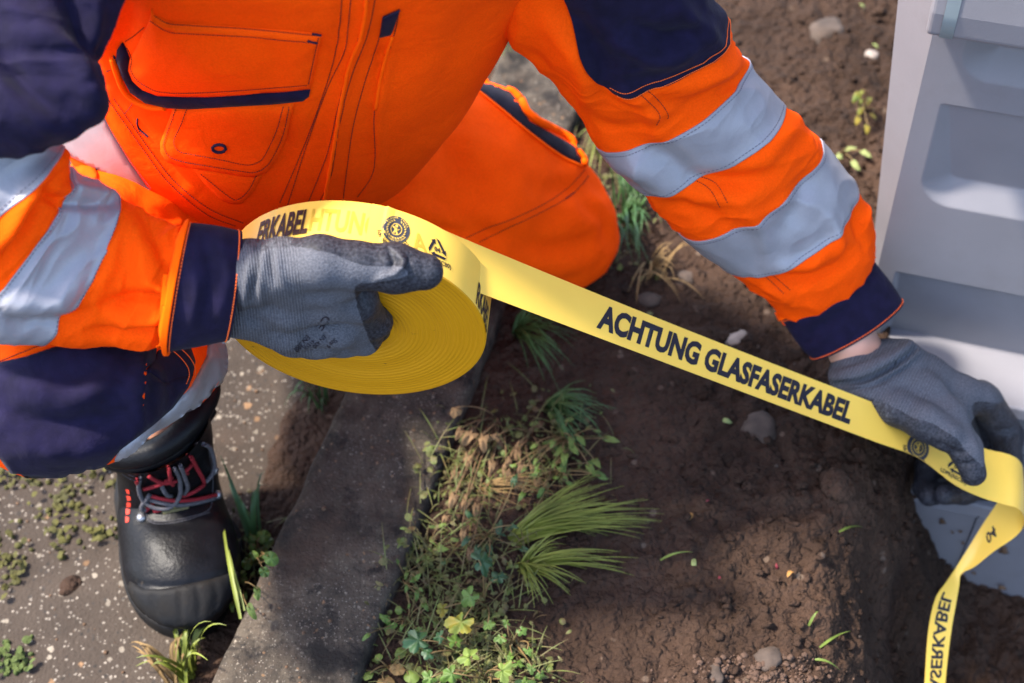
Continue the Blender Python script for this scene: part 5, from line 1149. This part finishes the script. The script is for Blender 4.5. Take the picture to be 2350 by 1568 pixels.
grass((1090, 1120), [(1330, 1130), (1280, 1090), (1200, 1180), (1330, 1170)], 20, 22, .02, .0007, 'straw', 'thin yellowing grass tuft among the dry weed')
grass((1180, 760), [(1330, 880), (1340, 800), (1290, 920), (1240, 740)], 50, 24, .035, .0010, 'grass_dark', 'loose dark grass tuft behind the right edge of the roll')
grass((1395, 330), [(1330, 250), (1440, 380), (1360, 420), (1460, 300), (1330, 330)], 80, 26, .06, .0018, 'grass', 'shaggy grass tuft between the knee pocket and the sleeve', rs=16)
grass((1440, 500), [(1420, 430), (1480, 560), (1500, 470), (1460, 640)], 60, 22, .05, .0015, 'grass_dark', 'grass tuft right beside the bent orange knee', rs=18)
grass((1490, 620), [(1560, 690), (1470, 700), (1560, 600)], 26, 20, .03, .0013, 'straw', 'withered grass tuft below the bent orange knee', rs=14)
grass((1140, 110), [(1120, 60), (1180, 140), (1110, 170), (1160, 70)], 50, 18, .05, .0016, 'leaf_light', 'yellowish grass tuft on the far side of the kerb behind the torso', rs=14)
grass((596, 1268), [(500, 1060), (520, 1120), (575, 1180), (630, 1130)], 7, 12, .08, .0022, 'grass_dark', 'few broad grass blades rising between the boot and the kerb', rs=5)
grass((742, 930), [(640, 975), (770, 860), (690, 990), (745, 1010)], 12, 12, .06, .0018, 'grass_dark', 'dark grass blades in the joint under the roll', rs=8)
grass((545, 1400), [(540, 1250), (520, 1330), (580, 1290)], 12, 12, .06, .0022, 'grass', 'upright grass blades beside the toe cap', rs=8)
grass((440, 1555), [(420, 1440), (540, 1440), (480, 1470), (330, 1560), (500, 1520)], 22, 18, .06, .0026, 'grass', 'coarse grass clump at the foot of the kerb in the corner below the boot', rs=14)
grass((400, 1560), [(310, 1490), (360, 1520), (450, 1500)], 14, 16, .05, .0018, 'straw', 'pale dead grass lying below the boot', rs=20)
def scatter_blades(pts):
    for (a, b), lab in pts:
        o = part('loose_grass', blade(ground(*a) + np.array([0, 0, .003]), ground(*b) + np.array([0, 0, .006]), .012, .0014), 'leaf_light', None); tag(o, lab, 'grass blade', 'loose grass blades on the soil')
scatter_blades([(((1880, 1490), (1950, 1455)), 'loose grass blade on the soil nearest the hanging tape'), (((1870, 1515), (1925, 1545)), 'loose grass blade at the bottom edge of the picture'), (((1925, 1225), (1980, 1218)), 'loose pale straw on the soil left of the grey plinth'), (((1515, 1290), (1590, 1275)), 'loose thin blade beyond the swept grass'), (((1855, 1440), (1876, 1410)), 'short loose grass blade above two longer ones')])

def weed(root, items, m, label, cat='weed', kind='lobed', stem_m='stem_red', name='leafy_weed', stem_r=.0008, group='leafy weeds beside the kerb', sub='leaf'):
    """items: (u, v, size in m, height, material or None)"""
    r = ground(*root); e = empty(name, r, label, cat, group); sp = []
    for i, it in enumerate(items):
        u, v, size, h = it[:4]; mm = it[4] if len(it) > 4 else m
        g = ground(u, v); c = P(u, v, (g - CAM) @ FWD); t = (CAM - c); c = c + t / t[2] * h
        mid = (r + c) / 2 + np.array([random.gauss(0, .006), random.gauss(0, .006), h * .45]); tt = np.linspace(0, 1, 8)[:, None]
        q = (1 - tt) ** 2 * r + 2 * tt * (1 - tt) * mid + tt ** 2 * c; sp.append((q, h))
        out = c - r; out[2] = 0; out = unit(out + np.array([random.gauss(0, .01), random.gauss(0, .01), 0]))
        nn = unit(np.array([random.gauss(0, .25), random.gauss(-.2, .25), 1.])); kk = it[5] if len(it) > 5 else kind
        part(sub, leaf(c - out * size * .2, size * random.uniform(.75, 1.1) * (.56 if kk == 'lobed' else .86), nn, out, kk, random.uniform(.2, .9) * (2.2 if m == 'dry' else 1), random.uniform(.03, .12) * (1.8 if m == 'dry' else 1)), mm, e)
    for q, h in sp: part('stem', tube(q, np.linspace(stem_r * 1.2, stem_r * .7, len(q)), 5), stem_m, e)
    return e
weed((1110, 1390), [(1098, 1285, .045, .05, 'leaf_dark'), (1080, 1365, .048, .055), (1065, 1420, .048, .05, 'leaf_yellow'), (1020, 1395, .03, .03, 'leaf_yellow'), (1140, 1330, .03, .03, 'leaf_dark'), (1120, 1430, .026, .03)], 'leaf', 'tall lobed weed with one yellow and green leaf')
weed((1060, 1500), [(970, 1470, .042, .04, 'leaf_dark', 'lobed'), (985, 1500, .030, .03, 'leaf_dark'), (1045, 1475, .034, .03, 'leaf'), (1010, 1460, .028, .035, 'leaf_dark')], 'leaf_dark', 'dark green lobed weed at the kerb edge left of the yellow leaf')
weed((1110, 1560), [(1080, 1510, .045, .05, 'leaf_light'), (1150, 1540, .04, .045, 'leaf_light'), (1040, 1545, .04, .04), (1120, 1590, .045, .04), (1185, 1520, .024, .03), (1200, 1560, .03, .03), (990, 1555, .032, .03)], 'leaf', 'pale green crinkled weed at the bottom edge of the picture')
weed((1180, 1475), [(1150, 1460, .022, .03), (1195, 1445, .022, .035), (1210, 1490, .02, .03), (1175, 1500, .02, .03), (1220, 1530, .022, .03), (1240, 1545, .02, .02), (1165, 1430, .016, .03)], 'leaf', 'small bright weed right of the yellow leaf')
def many(cu, cv, su, sv, n, s0, s1, h0, h1): return [(random.gauss(cu, su), random.gauss(cv, sv), random.uniform(s0, s1), random.uniform(h0, h1)) for _ in range(n)]
weed((985, 1265), many(975, 1250, 34, 30, 13, .007, .014, .01, .03), 'leaf_light', 'sprig of tiny pale leaves at the kerb corner', kind='oval', stem_r=.0005)
weed((935, 1330), many(940, 1345, 26, 34, 9, .008, .016, .008, .025), 'leaf', 'low patch of small oval leaves in the crack along the kerb', kind='oval', stem_r=.0005)
weed((935, 1425), many(920, 1425, 28, 34, 9, .008, .017, .006, .022), 'leaf', 'thin trailing weed lower down the crack along the kerb', kind='oval', stem_r=.0005)
weed((890, 1530), [(905, 1535, .022, .015, 'straw', 'round'), (880, 1560, .024, .01, 'straw', 'round'), (935, 1548, .020, .015, 'leaf_light', 'round'), (865, 1510, .012, .01, 'leaf_light', 'round'), (850, 1545, .012, .01, 'leaf_light', 'round'), (915, 1505, .014, .01, 'leaf_light', 'round')], 'leaf_light', 'weed with pale rounded leaves at the bottom by the kerb', kind='round')
weed((1300, 1010), many(1290, 1020, 42, 36, 24, .010, .022, .01, .04), 'leaf_light', 'bushy weed with small yellow-green leaves beside the dark grass', kind='oval')
weed((1120, 1230), many(1130, 1240, 50, 50, 12, .010, .022, .005, .03), 'leaf_dark', 'dark low weed between the dry stalks and the kerb', kind='oval')
weed((1270, 1085), many(1270, 1090, 50, 26, 16, .010, .018, .005, .03), 'leaf', 'sprawling weed with narrow leaves above the swept grass', kind='oval')
weed((590, 1290), many(596, 1275, 18, 30, 16, .010, .020, .01, .05), 'leaf', 'bright chickweed growing between the boot and the kerb', kind='round')
weed((560, 1350), many(560, 1345, 16, 26, 12, .010, .020, .01, .04), 'leaf_light', 'low bright weed touching the side of the toe cap', kind='oval')
weed((1140, 960), [(1050, 935, .020, .05, 'dry', 'round'), (1035, 1000, .032, .03), (1060, 985, .030, .04), (1090, 990, .036, .04), (1110, 995, .034, .04), (1075, 1040, .030, .02), (1050, 1075, .026, .015), (1045, 1130, .028, .02), (1075, 1140, .030, .02), (1095, 1150, .022, .015), (1130, 1060, .026, .02), (1150, 1010, .024, .02), (1160, 1075, .024, .02), (1025, 1180, .02, .02), (1060, 1215, .022, .02), (1080, 1260, .020, .02)], 'dry', 'dead brown weed with shrivelled leaves above the kerb', kind='oval', stem_m='dry', stem_r=.0008)
weed((1220, 1000), many(1215, 1040, 36, 40, 14, .014, .026, .005, .03), 'dry', 'dead brown weed right of the first shrivelled one', kind='oval', stem_m='dry', stem_r=.0007)
weed((1982, 250), many(1980, 240, 12, 34, 12, .012, .020, .01, .06), 'leaf_yellow', 'small yellow weed on the open soil left of the cabinet', kind='oval')
weed((1935, 355), many(1925, 355, 22, 12, 6, .014, .024, .005, .02), 'leaf_lime' if 'leaf_lime' in M else 'leaf', 'lime green seedling by the sleeve', kind='oval')
M['moss_dark'] = mat('moss_dark', (.05, .068, .016), .9, .3, 60, .6, 200, .003)
# moss and low weeds on the path
def moss(u, v, su, sv, n, label, m='moss'):
    parts = []
    for _ in range(n):
        a, b = rpx(u, v, su, sv); g = onz(a, b, 0.); r = random.uniform(.0015, .0042)
        bm = bmesh.new(); bmesh.ops.create_icosphere(bm, subdivisions=1, radius=r); vv = np.array([x.co for x in bm.verts]); ff = [tuple(x.index for x in f.verts) for f in bm.faces]; bm.free()
        vv *= [random.uniform(.7, 1.4), random.uniform(.7, 1.4), random.uniform(.7, 1.6)]; parts.append((vv + g + [0, 0, r * .3], ff))
    for _ in range(n):
        a, b = rpx(u, v, su, sv); g = onz(a, b, 0.); an = random.uniform(0, 6.28); parts.append(leaf(g + [0, 0, random.uniform(.004, .012)], random.uniform(.004, .010), (random.gauss(0, .5), random.gauss(0, .4), 1), (math.cos(an), math.sin(an), 0), 'round', .3))
    o = part('moss_patch', join(parts), m, None); o['kind'] = 'stuff'; return tag(o, label, 'moss', 'moss on the path')
moss(150, 1185, 46, 44, 44, 'large yellow-green moss patch left of the boot'); moss(25, 1290, 20, 40, 24, 'moss strip at the left edge of the path, below the large patch')
moss(215, 1110, 45, 18, 18, 'moss just below the navy knee'); moss(240, 1225, 14, 9, 14, 'small moss tuft touching the left side of the boot')
moss(25, 1515, 24, 18, 34, 'dark green moss clump in the lower left corner', 'moss_dark'); moss(30, 1100, 30, 20, 20, 'sparse moss at the left edge under the knee')
# stones, clods, pebbles, petals and leaves
M['clod'] = bpy.data.materials['soil']
def rock(p, r, m, name, sq=(1, 1, .65), seed=0, sub=3):
    bm = bmesh.new(); bmesh.ops.create_icosphere(bm, subdivisions=sub, radius=1.); vv = np.array([x.co for x in bm.verts]); ff = [tuple(x.index for x in f.verts) for f in bm.faces]; bm.free()
    n = vv * 1.1 + seed * 3.3; vv = vv * (1 + .32 * noise(n) + .12 * noise(n * 2.7))[:, None]; a = random.uniform(0, 6.28); c, s = math.cos(a), math.sin(a)
    vv = vv * np.array(sq) * r; vv = vv @ np.array([[c, -s, 0], [s, c, 0], [0, 0, 1]]).T
    return part(name, (vv + p - [0, 0, r * sq[2] * .25], ff), m, None)
for i, (u, v, r, m, lab) in enumerate([(1900, 75, .030, 'stone', 'large brown stone in the soil beside the navy sleeve'), (2000, 125, .010, 'pebble', 'white pebble below the large brown stone'), (1490, 690, .016, 'stone', 'grey stone just above the tape near the knee'), (1745, 985, .022, 'stone', 'long flat brown stone under the tape lettering'),
        (1765, 1510, .014, 'stone', 'pale grey stone in the lit soil at the bottom'), (1640, 1545, .011, 'stone', 'dark stone at the bottom edge left of the pale one'), (1920, 1110, .020, 'clod', 'large brown clod of soil near the tape and the plinth'), (1690, 775, .013, 'pebble', 'grey angular stone above the word on the tape'),
        (1575, 640, .014, 'stone', 'brown stone between knee and reaching sleeve'), (2090, 905, .012, 'stone', 'small stone below the rolled glove cuff'), (160, 1345, .013, 'clod', 'dark lump of mud on the path left of the toe cap')]):
    tag(rock(ground(u, v), r, m, 'stone', (1, .8, .6), i), lab, 'stone', 'stones on the ground')
for i, (u, v, m, lab) in enumerate([(1778, 1245, 'petal', 'red petal on the soil left of the other red petal and yellow leaf'), (1925, 1390, 'petal', 'red petal beside the ochre leaf')][:0] + [(1796, 1428, 'petal', 'red petal lying on the soil at lower centre'), (1928, 1408, 'petal', 'dark red petal left of the plinth')][:0] + [
        (1782, 1310, 'petal', 'red petal lying closest to the ochre leaf'), (1650, 1325, 'petal', 'red petal lying left of the ochre leaf'), (1630, 1150, 'petal', 'small red petal highest on the shaded soil'), (1820, 1308, 'leaf_orange', 'ochre fallen leaf on the dark soil'), (1580, 1195, 'leaf_orange', 'orange-brown fallen leaf near the tips of the swept grass'),
        (1655, 965, 'leaf_lime', 'lime green leaf scrap just under the tape'), (1590, 1285, 'leaf_lime', 'pale green leaf scrap beside a twig'), (1580, 20, 'leaf_lime', 'lime leaf scrap at the top by the sleeve'), (2105, 15, 'leaf_lime', 'lime leaf scrap nearest the cabinet top'), (1985, 35, 'leaf_lime', 'lime leaf scrap left of the one by the cabinet'), (2015, 110, 'leaf_lime', 'yellowish leaf scrap above the yellow weed')]):
    g = ground(u, v); a = random.uniform(0, 6.28)
    tag(part('fallen_leaf', leaf(g + [0, 0, .003], .012 if m != 'petal' else .006, (random.gauss(0, .5), random.gauss(-.2, .5), 1), (math.cos(a), math.sin(a), 0), 'oval', 1.2), m, None), lab, 'petal' if m == 'petal' else 'leaf', 'fallen leaves and petals on the soil')
def cover():
    parts = []; rg_ = np.random.default_rng(31)
    for (cu, cv, su, sv, n) in ((1020, 1480, 70, 60, 420), (1120, 1330, 70, 80, 330), (1060, 1100, 55, 70, 260), (1260, 1040, 60, 60, 260), (960, 1300, 34, 40, 150), (1150, 1540, 60, 30, 220), (590, 1300, 22, 50, 110), (1400, 420, 60, 130, 260), (1130, 130, 26, 50, 90)):
        for _ in range(int(n * .95)):
            u, v = rg_.normal(cu, su), rg_.normal(cv, sv); g = ground(u, v); w = kerb_w(g[0], g[1])
            if 0 < w < KW - .02: continue
            g = g + np.array([0, 0, rg_.uniform(.001, .016)]); an = rg_.uniform(0, 6.28); k = rg_.random()
            if k < .62: parts.append(leaf(g, rg_.uniform(.003, .0095), (rg_.normal(0, .5), rg_.normal(-.2, .5), 1), (math.cos(an), math.sin(an), 0), 'oval' if k < .35 else 'round', rg_.uniform(.1, .8)))
            else:
                L_ = rg_.uniform(.01, .05); parts.append(blade(g - [0, 0, .004], g + [L_ * math.cos(an), L_ * math.sin(an), rg_.uniform(-.004, .02)], .008, .0006, 6))
    return join(parts)
cvv, cvf = cover(); GC = mat('ground_cover_green', (.070, .100, .018), .6, .0, 70, .4, 250, .001, .3, dark=(.080, .048, .022))
o = obj('ground_cover', cvv, cvf, GC); o['kind'] = 'stuff'
def clods():
    bm = bmesh.new(); bmesh.ops.create_icosphere(bm, subdivisions=1, radius=1.); bv = np.array([x.co for x in bm.verts]); ff = [tuple(x.index for x in f.verts) for f in bm.faces]; bm.free()
    res = {'soil': [], 'pale': []}; rg_ = np.random.default_rng(5); N_ = 17000
    xs = rg_.uniform(-.35, .95, N_); ys = rg_.uniform(.5, 1.85, N_); zz = soil_z(xs, ys); w = kerb_w(xs, ys); 
    for x, y, z, ww in zip(xs, ys, zz, w):
        if ww < KW + .015: continue
        dens = .25 + .75 * sstep(.15, .35, ww - KW)
        if rg_.random() > dens: continue
        r = .0008 + .0066 * rg_.random() ** 6; v = bv * (1 + .62 * noise(bv * 1.5 + rg_.uniform(0, 50)))[:, None] * r * np.array([1, rg_.uniform(.5, 1.1), rg_.uniform(.4, .9)])
        res['pale' if rg_.random() < .02 and r < .003 else 'soil'].append((v + [x, y, z + r * .2], ff))
    return res
def dry_heap():
    rg_ = np.random.default_rng(77); parts = []
    bm = bmesh.new(); bmesh.ops.create_icosphere(bm, subdivisions=2, radius=1.); bv = np.array([x.co for x in bm.verts]); ff = [tuple(x.index for x in f.verts) for f in bm.faces]; bm.free()
    for _ in range(420):
        u, v = rg_.normal(1740, 85), 1545 + abs(rg_.normal(0, 36)) - 46 * math.exp(-((rg_.uniform(1600, 1900) - 1780) / 90) ** 2); g = ground(u, v); r = .0008 + .0026 * rg_.random() ** 3
        parts.append((bv * (1 + .6 * noise(bv * 1.5 + rg_.uniform(0, 50)))[:, None] * r * [1, 1, .7] + g + [0, 0, r * .2], ff))
    return join(parts)
o = obj('dry_soil_crumbs', *dry_heap(), mat('dry_soil', (.075, .044, .030), .95, .3, 90, .5, 200, .002)); o['kind'] = 'stuff'
cl = clods(); SM = bpy.data.materials['soil']
o = obj('soil_clods', *join(cl['soil']), SM); o['kind'] = 'stuff'
o = obj('gravel', *join(cl['pale']), M['stone']); o['kind'] = 'stuff'
def grit():
    parts = []; rg_ = np.random.default_rng(9)
    bm = bmesh.new(); bmesh.ops.create_icosphere(bm, subdivisions=1, radius=1.); bv = np.array([x.co for x in bm.verts]); ff = [tuple(x.index for x in f.verts) for f in bm.faces]; bm.free()
    for _ in range(900):
        s, w = rg_.uniform(-.3, 1.6), rg_.uniform(-.5, KW); q = kL0[:2] + kd * s + kn * w; z = KZ if w > .005 else 0.; r = .0008 + .002 * rg_.random() ** 3
        parts.append((bv * r * [1, 1, .7] + [q[0], q[1], z + r * .3], ff))
    return join(parts)
o = obj('grit', *grit(), M['dirt']); o['kind'] = 'stuff'
